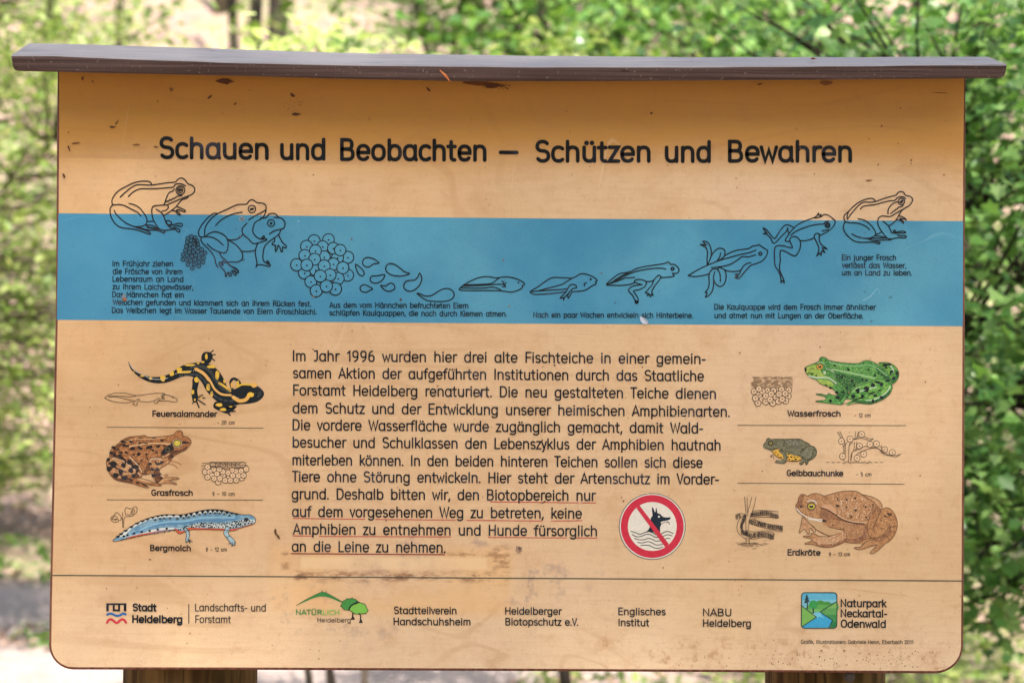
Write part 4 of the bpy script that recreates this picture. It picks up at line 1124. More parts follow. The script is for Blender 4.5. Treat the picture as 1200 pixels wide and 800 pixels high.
# yellow-bellied toad
T = (885, 508, 15)
un_ = Ink()
OG = (138, 134, 104, 98, 96, 72, 480); OGD = (84, 82, 64)
un_.fill(smooth(pts("140,210 150,175 185,145 200,95 235,75 275,98 350,92 560,95 780,92 850,130 930,165 975,210 1030,220 1075,290 1070,380 1010,440 950,475 930,520 905,550 880,530 870,490 830,545 790,548 775,520 800,500 790,470 700,485 600,480 560,460 545,500 500,522 400,512 345,502 360,480 375,455 440,470 485,450 400,420 320,350 290,310 190,265 150,240", T), True, 2), OG)
un_.fill(smooth(pts("300,310 370,275 440,270 410,310 480,370 490,440 450,440 380,400 330,370", T), True, 2), (238, 184, 60), 1)
un_.fill(smooth(pts("540,335 600,355 700,385 780,400 810,455 760,470 690,480 600,475 560,455 550,400", T), True, 2), (238, 184, 60), 1)
un_.stroke(smooth(pts("440,300 500,330 535,390 530,470 490,500", T)), 4.0, OG, 1.5)
un_.fill(smooth(pts("830,400 840,330 900,250 970,220 1015,250 1010,340 960,420 880,440", T), True, 2), (150, 146, 118, 108, 106, 82, 400), 1.5)
for q in "360,320,22,7 400,365,18,10 455,405,14,10 345,350,12,6 580,355,20,12 630,405,24,16 575,410,16,14 690,408,20,8 745,410,20,6 712,448,22,16 650,470,26,10 595,450,14,14 780,460,24,9 690,472,20,7".split():
    x, y_, a, b = map(float, q.split(','))
    un_.blob(T[0] + x / T[2], T[1] + y_ / T[2], b / T[2], KB, 2.2, random.Random(int(x * 3 + y_)), 8, a / b)
rg = pts("210,120 780,110 960,200 1050,300 960,440 780,390 540,320 440,260 200,240 160,200", T)
un_.scatter(rg, 150, .16, .4, (156, 152, 124), 2, 31); un_.scatter(rg, 150, .16, .4, OGD, 2, 32); un_.scatter(pts("420,110 760,110 750,210 600,190", T), 60, .2, .4, (172, 180, 164), 2, 33)
for q, r_ in (("320,300", .7), ("345,365", .7), ("420,410", .8), ("565,460", .8), ("800,450", .8)):
    x, y_ = map(float, q.split(',')); un_.dot(T[0] + x / 15, T[1] + y_ / 15, r_, (230, 116, 48), 1.4)
x_, y0 = 885 + 272 / 15, 508 + 168 / 15
un_.dot(x_, y0, 3.1, KB, 2.4, 3.1, 12); un_.dot(x_, y0, 1.9, (196, 176, 84), 2.8, 1.6, 10); un_.dot(x_, y0 + .3, .9, (10, 10, 10), 3.2, .8)
lines(un_, T, ["140,210 150,175 185,145 200,95 235,75 275,98 350,92 560,95 780,92 850,130 930,165 975,210", "145,235 190,262 290,275 380,262", "300,310 330,360 400,410 480,445", "440,280 500,320 540,380 540,470 500,520 400,512 345,502", "780,400 800,310 850,260 900,230 980,215 1040,235 1078,300 1065,380 1010,440 950,470", "830,400 840,430 880,450 950,460 1000,380 1015,270", "560,470 650,485 770,480", "800,500 775,520 800,545 830,525 850,500 880,500 895,548 920,520 930,480", "300,370 260,400", "310,380 320,430", "290,370 280,420"], .62, (58, 52, 38), 2)
un_.done('toad_illustration', panel, 'small olive toad with yellow blotched belly, coloured illustration')
T = (975, 500, 13.33)
tw = Ink()
PC = (86, 70, 56)
lines(tw, T, ["85,75 135,165", "120,70 165,160 200,250 190,300", "170,280 185,340 185,410", "180,500 190,540", "370,70 355,190", "410,70 385,180", "350,235 345,330 330,375", "385,235 380,330 350,370",
 "330,200 400,185 460,175 520,190 600,215 640,180 620,185 570,180 500,155", "330,190 420,160", "240,240 210,270 205,420", "330,240 290,255 265,300 260,540", "300,400 290,530", "300,245 270,290", "325,380 310,420 295,520", "320,380 400,350 480,310 560,300", "370,440 430,395 500,365 560,345 660,325 730,345 780,400 850,440 920,450 1000,465 1075,420 1010,445 950,430 880,435 820,400 780,355 770,310 740,300", "600,325 680,318 740,350 800,410"], .62, PC)
for i in range(22):
    x = -90 + i * 42; rn_ = random.Random(i)
    if 120 < x < 560 or i % 2 == 0: tw.stroke(pts('%f,%f %f,%f' % (x, 553 + rn_.uniform(-18, 22) * (120 < x < 560), x + 45, 553 + rn_.uniform(-18, 22) * (120 < x < 560)), T), .6, PC, 2)
eggs(tw, T, "148,222 280,188 462,115 428,300 592,272 692,262 820,355 940,398 163,458 390,487 494,423", 3.6, (232, 194, 152), .62, .7, PC)
tw.done('egg_twig_drawing', panel, 'water plant stems carrying single toad eggs, line drawing')

# common toad
T = (925, 570, 8.889)
td = Ink()
TB = (208, 154, 104, 172, 118, 74, 520); TL = (220, 170, 124, 190, 136, 92, 420); TD = (62, 44, 40); TP = (232, 192, 150); TSH = (178, 124, 84, 140, 94, 66, 500)
td.fill(smooth(pts("760,85 850,100 930,140 965,190 960,240 900,200", T), True, 2), TL, 0)
td.fill(smooth(pts("135,310 120,400 100,465 110,482 150,440 175,460 190,490 210,488 205,440 230,435 255,470 273,465 260,420 220,390 170,330", T), True, 2), TL, 0)
td.fill(smooth(pts("65,200 70,180 92,160 95,110 125,78 160,82 185,98 230,75 280,68 340,85 370,95 450,70 560,45 690,45 740,70 800,110 880,165 950,235 980,225 1020,218 1070,250 1110,320 1125,400 1100,490 1050,560 1000,590 950,640 880,690 840,690 870,650 915,605 850,620 790,640 740,655 680,645 680,630 740,625 765,600 700,592 600,575 530,600 470,620 380,632 290,615 230,598 170,598 165,588 230,572 240,560 215,535 150,525 150,512 230,508 225,485 270,490 310,515 420,515 340,490 270,440 200,370 150,310 90,260", T), True, 2), TB)
td.fill(smooth(pts("340,520 440,510 520,480 560,465 590,500 580,560 530,600 460,622 370,630 290,612 240,570 250,540", T), True, 2), TL, 1)
td.fill(smooth(pts("820,500 815,400 850,300 920,240 960,240 990,225 1040,225 1090,280 1120,380 1100,480 1040,560 960,600 900,560 830,530", T), True, 2), (204, 148, 96, 160, 106, 64, 300), 1)
td.fill(smooth(pts("155,310 230,335 330,350 340,375 400,420 540,450 560,465 500,490 420,505 330,470 240,410", T), True, 2), (208, 166, 118), 1)
td.fill(smooth(pts("325,210 360,185 420,185 470,220 490,260 480,290 430,250 370,225", T), True, 2), (216, 164, 122), 2)
td.stroke(smooth(pts("330,222 380,232 430,262 480,292 560,345 660,375 780,385", T)), 1.0, TD, 2.6)
td.stroke(smooth(pts("75,225 130,285 200,320 290,340 335,340 330,358 290,352 200,335", T)), 1.2, (240, 226, 206), 2.4)
td.stroke(smooth(pts("190,150 230,140 265,150 280,175", T)), 1.6, (222, 206, 190), 2)
rg = pts("110,120 370,105 560,60 700,60 880,190 920,250 830,370 700,370 500,290 440,190 330,190 320,320 200,320 90,230", T)
for p_ in ("320,330 330,230 440,270 560,345 700,375 790,385 780,400 640,380 520,350 430,330 380,360", "560,560 600,575 700,582 790,545 800,500 820,400 790,400 760,500 680,540 590,540", "870,190 950,240 880,270 840,310 820,350 800,340 850,240", "250,560 290,612 380,630 460,620 530,598 575,560 540,560 460,590 370,600 290,585", "880,460 885,400 920,330 960,260 945,250 900,320 870,400 860,470", "1000,480 1040,430 1035,380 1060,400 1060,480 1010,540 930,570 900,550 960,520", "95,120 130,90 150,100 130,180 90,230 70,210"):
    td.fill(smooth(pts(p_, T), True, 2), TSH, 1.4)
td.scatter(rg, 230, .25, .6, (226, 184, 140), 2, 41); td.scatter(rg, 160, .15, .4, (146, 92, 54), 2, 42)
td.scatter(pts("480,120 740,90 880,220 800,360 520,290", T), 60, .5, .95, (232, 200, 166), 2.2, 43, 7, True, 1.5)
rg2 = pts("360,260 560,350 790,395 800,530 700,580 590,570 560,460 400,400 340,330", T)
td.scatter(rg2, 130, .2, .45, (110, 74, 62), 2, 44); td.scatter(rg2, 60, .2, .5, (226, 186, 152), 2, 45); td.scatter(rg2, 22, .35, .7, (92, 68, 84), 2, 46)
td.scatter(pts("340,530 560,480 560,570 400,615 280,590", T), 60, .25, .6, (234, 200, 164), 2, 47); td.scatter(pts("830,400 960,260 1080,300 1090,440 960,580 850,520", T), 70, .25, .55, (224, 178, 130), 2, 48)
td.scatter(pts("830,400 960,260 1080,300 1090,440 960,580 850,520", T), 40, .25, .6, (132, 88, 56), 2, 49)
for p in smooth(pts("505,295 560,330 640,355 720,368 790,372", T), k=4): td.dot(p[0], p[1], .85, (230, 192, 152), 2.8)
for q in "500,200,20,13 688,118,15,12 690,245,18,12 642,312,12,12 800,318,18,9 868,188,12,8 795,208,12,10 592,212,12,12 595,132,13,12 505,130,14,12 125,205,15,15 360,355,22,16 840,205,9,7 770,200,10,6 450,398,9,6 1040,285,30,12 1000,310,22,8 1100,410,30,4 900,560,22,6 950,350,20,6 1010,515,26,6".split():
    x, y_, a, b = map(float, q.split(','))
    td.blob(T[0] + x / T[2], T[1] + y_ / T[2], b / T[2], TD if b > 6 else (120, 84, 54), 2.3, random.Random(int(x * 3 + y_)), 9, a / b, .2)
x_, y0 = 925 + 228 / 8.889, 570 + 204 / 8.889
td.dot(x_, y0, 5.8, (150, 112, 84), 2.3, 5, 14); td.dot(x_, y0, 4.8, TD, 2.5, 4.2, 14); td.dot(x_, y0, 4.0, (214, 196, 60), 2.8, 3.3, 14); td.dot(x_ - .1, y0 + .1, 2.6, (18, 16, 14), 3.2, 1.6, 10); td.dot(x_ - .2, y0 - 1, .6, (245, 245, 240), 3.6, .45)
lines(td, T, ["65,215 70,180 92,160 95,110 125,78 160,82 185,98 230,75 280,68 340,85 370,95 450,70 560,45 690,45 740,70 800,110 880,165 955,240", "65,215 90,260 150,310 200,370 270,435 340,480 420,515", "760,82 850,100 930,140 965,190 960,235", "930,260 985,222 1030,218 1075,252 1112,320 1125,400 1100,490 1050,560 1000,590 950,640 880,690 840,688 870,650 915,605",
 "820,500 810,420 830,340 860,280 920,240", "820,500 850,530 900,530 970,500 1020,440 1038,400 1030,375 1000,370", "880,460 885,400 920,330 950,250", "420,515 470,500 520,480", "590,480 595,520 570,570 510,605 430,628 350,630 280,612 230,598", "410,420 500,440 560,445 590,490",
 "570,570 640,585 720,580 790,545 860,535", "230,598 170,598 165,585 240,562 215,535 150,525 152,510 225,510 225,485 265,488 310,515 420,518", "135,310 120,400 100,465 110,482 150,440 175,460 190,490 210,485 205,440 225,435 255,470 273,462 260,420 225,395", "915,605 850,620 790,640 740,655 680,645 680,630 740,625 770,595 840,555 900,540 960,520 1000,500", "1035,430 1110,410"], .56, (88, 60, 44), 2)
td.done('toad_illustration', panel, 'large warty brown toad, coloured illustration')
T = (860, 575, 11.43)
ts = Ink()
lines(ts, T, ["142,75 155,230 165,310", "175,80 178,200 185,290", "238,80 215,180 190,260 185,340", "295,80 270,200 235,310 205,400 190,525", "165,310 160,400 160,520", "160,630 165,720", "205,630 205,715",
 "250,268 350,258 450,262 600,278", "215,390 280,360 380,348 480,350 575,365", "40,305 100,300 160,320 110,335 60,400 40,480 55,550 110,610 170,635 280,640 380,620 450,625 500,650", "270,375 350,410 480,445 640,470", "215,430 320,470 440,500 560,530 650,545", "160,520 220,540 320,545 420,530 500,545 545,578"], .62, PC)
for k_, q in enumerate(("235,320 300,310 370,295 440,295 520,320 590,335", "220,410 300,430 400,450 500,475 640,495", "160,560 210,595 300,590 400,575 480,595 520,610", "150,345 120,400 100,470 110,540 160,570", "40,350 75,330")):
    q2 = smooth(pts(q, T), k=5 if k_ < 4 else 2)
    rn = random.Random(k_)
    last = None
    for p in q2:
        if last and math.hypot(p[0] - last[0], p[1] - last[1]) < 1.7: continue
        last = p
        for s_ in (-1, 1):
            x, y_ = p[0] + rn.uniform(-.5, .5), p[1] + s_ * 1.35 + rn.uniform(-.4, .4)
            ts.stroke([(x + 1.25 * math.cos(a * PI / 4), y_ + 1.25 * math.sin(a * PI / 4)) for a in range(8)], .62, (62, 54, 50), 2, closed=True)
            ts.dot(x + .2, y_ + .3, .45, (48, 42, 40), 3)
rn = random.Random(3)
for i in range(46):
    x, y_ = rn.gauss(230, 100), rn.gauss(712, 20)
    ts.stroke(pts('%f,%f %f,%f' % (x - 25, y_, x + 25, y_ + rn.uniform(-5, 5)), T), .42, (120, 96, 74), 2, cap=False)
ts.done('spawn_string_drawing', panel, 'double strings of toad spawn wound round stems, line drawing')

# ---------------------------------------------------------------- pictograms and emblems
sg = Ink()
cx0, cy0 = 764.3, 616.4
def disc(r, c_, ly): sg.fill([(cx0 + r * math.cos(a * PI / 36), cy0 + r * math.sin(a * PI / 36)) for a in range(72)], c_, ly)
disc(39.0, (64, 56, 50), 0); disc(38.3, (226, 222, 208), .5); disc(36.8, (216, 34, 66), 1.0); disc(28.6, (240, 230, 212), 1.5)
T = (715, 570, 8.42)
sg.fill(smooth(pts("340,455 375,425 395,380 400,310 418,285 412,235 416,197 432,225 440,250 448,240 452,203 462,230 466,258 495,268 515,292 550,302 590,300 596,312 575,328 520,340 497,350 505,372 492,400 492,455 460,470 430,450 380,445", T), True, 2), (28, 42, 56), 2)
sg.stroke(smooth(pts("500,365 530,352 560,345 578,352 585,368", T)), .9, (28, 42, 56), 2); sg.stroke(smooth(pts("505,358 540,348 565,352", T)), .5, (214, 190, 176), 2.4)
sg.dot(715 + 481 / 8.42, 570 + 294 / 8.42, 1.2, (236, 230, 216), 2.6)
for l_ in ("205,437 240,448 290,467 330,455 375,440 410,450 450,470 490,468", "505,462 540,445 575,440 622,460", "218,470 255,490 300,490 350,470 395,470 440,495 480,498", "525,488 565,472 612,484", "242,508 280,520 330,522 375,508 420,520 450,535 500,530", "535,518 560,508 590,510", "272,548 320,552 370,540 410,550 450,572 500,570 525,560", "302,577 350,575 390,578 430,600 480,605 515,592"):
    sg.stroke(smooth(pts(l_, T)), .95, (44, 54, 60), 2)
sg.fill([(745.8, 594.9), (749.2, 591.6), (783.8, 637), (779.6, 640.8)], (216, 34, 66), 3.2)
sg.done('no_dogs_pictogram', panel, 'round red-ringed pictogram of a crossed-out dog head above water')

lg = Ink()
T = (115, 690, 5.714)
K_ = (30, 28, 34)
for r_ in ("55,93 190,93 190,105 55,105", "55,105 72,105 72,147 55,147", "98,105 112,105 112,147 98,147", "112,134 134,134 134,147 112,147", "134,105 148,105 148,147 134,147", "172,105 190,105 190,147 172,147"):
    lg.fill(pts(r_, T), K_, 0)
lg.stroke(smooth(pts("57,172 78,162 100,166 122,176 145,174 168,162 190,170", T)), 2.6, (28, 104, 172), 0, cap=False)
lg.stroke(smooth(pts("58,228 70,206 88,200 104,210 118,222 132,222 148,206 165,200 180,210 190,228", T)), 2.7, (216, 44, 66), 0, cap=False)
lg.done('city_emblem', panel, 'black meander over a blue and a red wave')

lg = Ink()
T = (335, 685, 8)
lg.fill(pts("98,192 180,140 280,88 320,72 345,62 372,70 420,95 480,130 535,160 500,155 430,125 370,108 310,108 240,128 160,165", T), (44, 140, 66), 0)
lg.stroke(pts("98,192 180,140 280,88 335,65 340,48 345,66 372,70 376,55 380,72 430,98 530,155", T), .5, (70, 80, 50), 1)
def cloud(p_, c_, ly, seed, o):
    rn = random.Random(seed); q = pts(p_, T); out = []
    for i, p in enumerate(q):
        b = q[(i + 1) % len(q)]
        for k_ in range(3): out.append((p[0] + (b[0] - p[0]) * k_ / 3 + rn.uniform(-.45, .45), p[1] + (b[1] - p[1]) * k_ / 3 + rn.uniform(-.45, .45)))
    lg.fill(out, c_, ly); lg.stroke(out, .7, o, ly + .4, closed=True)
cloud("515,195 530,160 570,130 620,122 665,140 680,155 640,175 620,205 590,235 550,230", (62, 150, 66), .6, 1, (40, 60, 40))
cloud("595,230 610,200 640,180 680,165 740,175 755,205 768,235 750,265 700,270 640,265", (126, 198, 72), 1.2, 2, (34, 44, 36))
lg.stroke(pts("590,225 610,195 640,172 690,160", T), 1.3, (26, 30, 30), 2)
for a in ("628,262 626,300 615,318 640,318 632,300", "690,265 702,290 700,330 692,348 714,348 708,330"): lg.stroke(pts(a, T), 1.3, (28, 24, 22), 1)
lg.text('NATÜR', 346.8, 377.4, 720, 720.2, 5.5, 1.1, (44, 140, 72)); lg.text('LICH', 378.4, 397.8, 720.2, 720.3, 5.5, 1.1, (140, 198, 84))
lg.text('Heidelberg', 372, 411, 728.6, 729, 4.9, .75, (90, 74, 66))
lg.done('green_hill_emblem', panel, 'green hill and two trees above green lettering')

lg = Ink()
T = (920, 680, 7.5)
def grad(poly, ca, cb, n_, ly, horiz=False):
    """flat printed bands that step from one colour to another"""
    ys = [p[1] for p in poly]; a, b = min(ys), max(ys)
    for i in range(n_):
        lo_ = a + (b - a) * i / n_
        out = []
        for j, p in enumerate(poly):                      # keep what lies below lo_
            q = poly[(j + 1) % len(poly)]
            if p[1] >= lo_: out.append(p)
            if (p[1] - lo_) * (q[1] - lo_) < 0:
                f_ = (lo_ - p[1]) / (q[1] - p[1]); out.append((p[0] + (q[0] - p[0]) * f_, lo_))
        if len(out) > 2:
            t_ = i / max(1, n_ - 1)
            lg.fill(out, tuple(int(ca[m] + (cb[m] - ca[m]) * t_) for m in range(3)), ly + .12 * i)
fr_ = corner(943.2, 697.8, 4, 180, 90, 5) + corner(976.6, 697.8, 4, 90, 0, 5) + corner(976.6, 731.4, 4, 360, 270, 5) + corner(943.2, 731.4, 4, 270, 180, 5)
grad(fr_, (92, 186, 216), (232, 232, 214), 5, 0)
grad(smooth(pts("195,215 250,200 290,175 320,172 345,185 380,182 410,200 455,185 455,280 195,280", T), True, 2), (66, 152, 60), (120, 190, 100), 3, 1)
lg.fill(pts("150,402 275,320 255,275 315,275 415,345 385,410 150,412", T), (48, 170, 214), 1.6)
lg.fill(pts("255,278 310,275 320,300 345,330 300,310 280,330 262,300", T), (116, 204, 226), 1.9)
grad(pts("140,222 275,318 145,402 138,400", T), (122, 186, 84), (30, 132, 76), 3, 1.8)
grad(pts("455,182 455,405 440,414 390,412 418,345 305,272", T), (128, 186, 92), (24, 128, 74), 4, 2.0)
lg.fill([(920 + (248 + 38 * math.cos(a * PI / 9)) / 7.5, 680 + (208 + 38 * math.sin(a * PI / 9)) / 7.5) for a in range(18)], (44, 160, 80), 2.5)
lg.fill(pts("240,240 252,240 252,290 240,282", T), (24, 46, 50), 2.6)
lg.fill(pts("188,115 200,135 195,138 210,155 200,158 218,182 200,182 200,250 190,242 190,195 162,190 180,172 168,170 183,152 176,150 186,135 180,135", T), (26, 66, 70), 2.6)
lg.stroke(pts("140,215 275,318 148,402", T), .95, (22, 54, 58), 2.8); lg.stroke(pts("455,182 305,272 416,345 385,410", T), .95, (22, 54, 58), 2.8)
lg.stroke(fr_, 1.0, (24, 62, 64), 3, closed=True)
lg.done('park_emblem', panel, 'square emblem of a blue river between green hills')

# ---------------------------------------------------------------- dirt, specks and scars on the panel
dt = Ink(0.0002)
rn = random.Random(77)
BRN = [(124, 76, 40), (150, 98, 58), (100, 60, 36), (160, 108, 66)]
for i in range(170):
    x, y_ = rn.uniform(72, 1124), rn.uniform(95, 780)
    if 250 < y_ < 382 and rn.random() < .5: continue
    dt.blob(x, y_, rn.choice((.25, .35, .5, .8)), rn.choice(BRN), 4, rn, 7, rn.uniform(1, 2), rn.uniform(0, 3))
for i in range(120):
    x, y_ = rn.gauss(1000, 80), rn.gauss(772, 8)
    if x < 1115 and y_ < 783: dt.blob(x, y_, rn.uniform(.3, .8), rn.choice(BRN), 4, rn, 7, rn.uniform(1, 1.6), rn.uniform(0, 3))
for x, y_, a, b, ro, c_ in ((97, 92, 1.2, 2.5, .2, 0), (109, 96, 1.8, .8, 1, 0), (201, 105, 2.6, 2.4, 0, 1), (246, 114, 3, 1.5, -.6, 2), (264, 96, 10, 3, .05, 2), (276, 122, 2, 1.2, -.6, 2), (343, 112, 3, 2, .7, 2), (347, 134, 5, 1.8, .1, 2), (132, 149, 4, 1.2, .1, 2), (137, 144, 4, .8, -1, 2), (89, 168, 6, .8, -.1, 0), (81, 174, 4, 1, 1.2, 2), (75, 206, 3.6, 1.2, 1.1, 2),
    (160, 170, 4, 1.3, 0, 1), (183, 172.5, 2.8, .9, .2, 2), (502, 105, 3.8, 1.3, .8, 2), (185, 119, 1.2, .8, 0, 2), (566, 99, 26, 3, .05, 0), (576, 101, 9, 4, 0, 2), (763, 133, 2, 1.6, 0, 2), (1055, 127, .8, .8, 0, 2), (1033, 148, 2.2, .7, -.9, 2), (890, 99, 3.5, 1, -.2, 2), (1100, 109, 9, .4, .05, 2), (968, 98, 7, 3, 0, 1), (1018, 211.5, 3.6, 1, 0, 1), (1029, 193, .9, .9, 0, 2), (1018, 163, .8, .8, 0, 2),
    (323, 623, 1.8, 4, -.3, 2), (326, 628, 1.2, 3.2, -.6, 2), (637, 588, 3.4, .7, -.6, 2), (730.5, 586.5, 1.2, 1.2, 0, 1), (176, 655, 1.6, .8, .2, 2), (590, 305, 1, 1, 0, 1), (564, 461, 2, 3, 0, 2), (469.5, 351, 1.6, 1.4, 0, 2), (608, 645, 0.1, .1, 0, 1), (1106, 205, 1.8, .7, 0, 1), (1078, 557, 1.3, .6, .4, 2), (146, 351, 3, 2.4, 0, 1)):
    dt.blob(x, y_, b, BRN[c_] if not (y_ == 461) else (58, 54, 70), 4, rn, 10, a / b, ro)
dt.blob(607.5, 643.5, 4.4, (196, 158, 126, 150, 118, 100, 600), 4, rn, 12); dt.blob(609, 642, 2.0, (150, 118, 100, 110, 84, 74, 700), 4.4, rn, 9)
dt.scatter([(323, 122), (350, 112), (358, 122), (342, 130)], 24, .2, .6, BRN[2], 4, 3)
dt.scatter([(560, 94), (600, 94), (596, 106), (566, 104)], 30, .3, .8, BRN[2], 4, 4)
# white chips where the band's colour is knocked off
dt.fill(smooth([(750, 371), (754, 372), (760, 378), (755, 380), (751, 377)], True), (196, 208, 222), 4); dt.stroke([(752, 371), (760, 379)], .6, (140, 116, 90), 4)
dt.blob(284, 256.5, 1.8, (120, 128, 128), 4, rn, 10); ring(dt, (0, 0, 1), 283.5, 256.5, 3.0, .8, (146, 168, 172), 2.4)
dt.blob(350, 259.5, .7, (190, 206, 214), 4, rn, 7)
dt.fill(smooth([(143, 347), (146, 344), (148, 349), (146, 352), (143, 351)], True), (120, 130, 144), 1)
for i in range(34):
    x, y_ = rn.uniform(70, 1125), rn.uniform(262, 372)
    dt.blob(x, y_, rn.uniform(.25, .6), rn.choice([(62, 70, 74), (92, 66, 62), (120, 150, 160)]), 4, rn, 7)
for i in range(3):
    dt.stroke(smooth([(1010 + i, 352), (1020, 346 + i), (1028, 338), (1031, 346)]), .35, (140, 196, 214), 4)
dt.stroke(smooth([(1000, 690), (1030, 694), (1062, 697)]), .4, (206, 150, 110), 4)
dt.stroke(smooth([(640, 600), (690, 586)]), .3, (246, 216, 180), 4)
for k_ in range(7):
    x = rn.uniform(120, 900); y_ = rn.uniform(390, 770); a = rn.uniform(-.6, .6); l_ = rn.uniform(10, 30)
    dt.stroke([(x, y_), (x + l_ * math.cos(a), y_ + l_ * math.sin(a))], .3, (248, 222, 190), 4)
o = dt.done('dirt_specks', panel)
o['kind'] = 'stuff'

# ---------------------------------------------------------------- the wood behind the board
import numpy as np

def ground_z(x, y):
    s = max(0.0, y - 8.5)
    z = 0.43 * s * min(1.0, s / 9.0)
    side = max(0.0, abs(x) - 9) * .10
    z += side * min(1.0, max(0.0, y + 2) / 8)
    amp = min(1.0, max(0.0, (y - 2.5) / 6))
    z += amp * (.28 * mnoise.noise(Vector((x * .22, y * .22, 1.3))) + .08 * mnoise.noise(Vector((x * .9, y * .9, 4))))
    return z

def build_ground():
    xs = sorted(set([round(-150 + 12 * i, 2) for i in range(26)] + [round(-14 + .5 * i, 2) for i in range(57)]))
    ys = sorted(set([round(-60 + 8 * i, 2) for i in range(22)] + [round(-3 + .5 * i, 2) for i in range(70)]))
    g_ = MB()
    for y in ys:
        for x in xs:
            g_.v.append((x, y, ground_z(x, y)))
    nx = len(xs)
    for j in range(len(ys) - 1):
        for i in range(nx - 1):
            a = j * nx + i
            g_.f.append((a, a + 1, a + nx + 1, a + nx)); g_.m.append(0)
    t = NT('leaf_litter_and_gravel')
    n1 = t.noise(.9, 4, .6); n2 = t.noise(9, 4, .65); n3 = t.noise(60, 3, .6)
    lit = t.mix(t.ramp(n3, .35, .68), (.22, .145, .11), (.42, .31, .265))
    lit = t.mix(t.ramp(n2, .42, .68), lit, (.30, .19, .145))
    moss = t.mix(t.ramp(n3, .3, .7), (.08, .15, .03), (.18, .28, .07))
    lit = t.mix(t.math('MULTIPLY', t.ramp(n1, .46, .62), t.ramp(n2, .35, .6)), lit, moss)
    grav = t.mix(t.ramp(n3, .3, .7), (.27, .21, .195), (.42, .345, .325))
    grav = t.mix(t.ramp(n2, .5, .75, 0, .6), grav, (.22, .185, .17))
    # the path: a strip running behind the board towards the left
    c = t.math('ADD', t.axis(1), t.math('MULTIPLY', t.axis(0), .16))
    c = t.math('ADD', c, t.math('MULTIPLY', n1, 1.4))
    pth = t.math('MULTIPLY', t.ramp(c, 2.6, 3.0), t.ramp(c, 7.4, 8.2, 1, 0))
    pth = t.math('MULTIPLY', pth, t.ramp(t.axis(0), .3, 1.4, 1, 0))
    pth = t.math('MAXIMUM', pth, t.ramp(t.axis(1), -.6, .6, .45, 0))
    col = t.mix(pth, lit, grav)
    m = t.done(col, .95, .1, n3, .7, .02)
    o = g_.build('ground', m, None, True)
    tag(o, kind='structure')
build_ground()

def leaf_mat(name, a, b, c_, trans=.42, rough=.45):
    m = bpy.data.materials.new(name)
    m.use_nodes = True
    t = m.node_tree
    b_ = t.nodes['Principled BSDF']
    geo = t.nodes.new('ShaderNodeNewGeometry')
    cr = t.nodes.new('ShaderNodeValToRGB')
    cr.color_ramp.elements[0].color = (*a, 1)
    cr.color_ramp.elements[1].color = (*c_, 1)
    e = cr.color_ramp.elements.new(.5); e.color = (*b, 1)
    t.links.new(geo.outputs['Random Per Island'], cr.inputs[0])
    t.links.new(cr.outputs[0], b_.inputs['Base Color'])
    b_.inputs['Roughness'].default_value = rough
    b_.inputs['Specular IOR Level'].default_value = .35
    tr = t.nodes.new('ShaderNodeBsdfTranslucent')
    hs = t.nodes.new('ShaderNodeHueSaturation')
    hs.inputs['Value'].default_value = 1.5
    hs.inputs['Saturation'].default_value = 1.1
    hs.inputs['Hue'].default_value = .485
    t.links.new(cr.outputs[0], hs.inputs['Color'])
    t.links.new(hs.outputs[0], tr.inputs[0])
    mx = t.nodes.new('ShaderNodeMixShader')
    mx.inputs[0].default_value = trans
    t.links.new(b_.outputs[0], mx.inputs[1])
    t.links.new(tr.outputs[0], mx.inputs[2])
    t.links.new(mx.outputs[0], t.nodes['Material Output'].inputs[0])
    return m

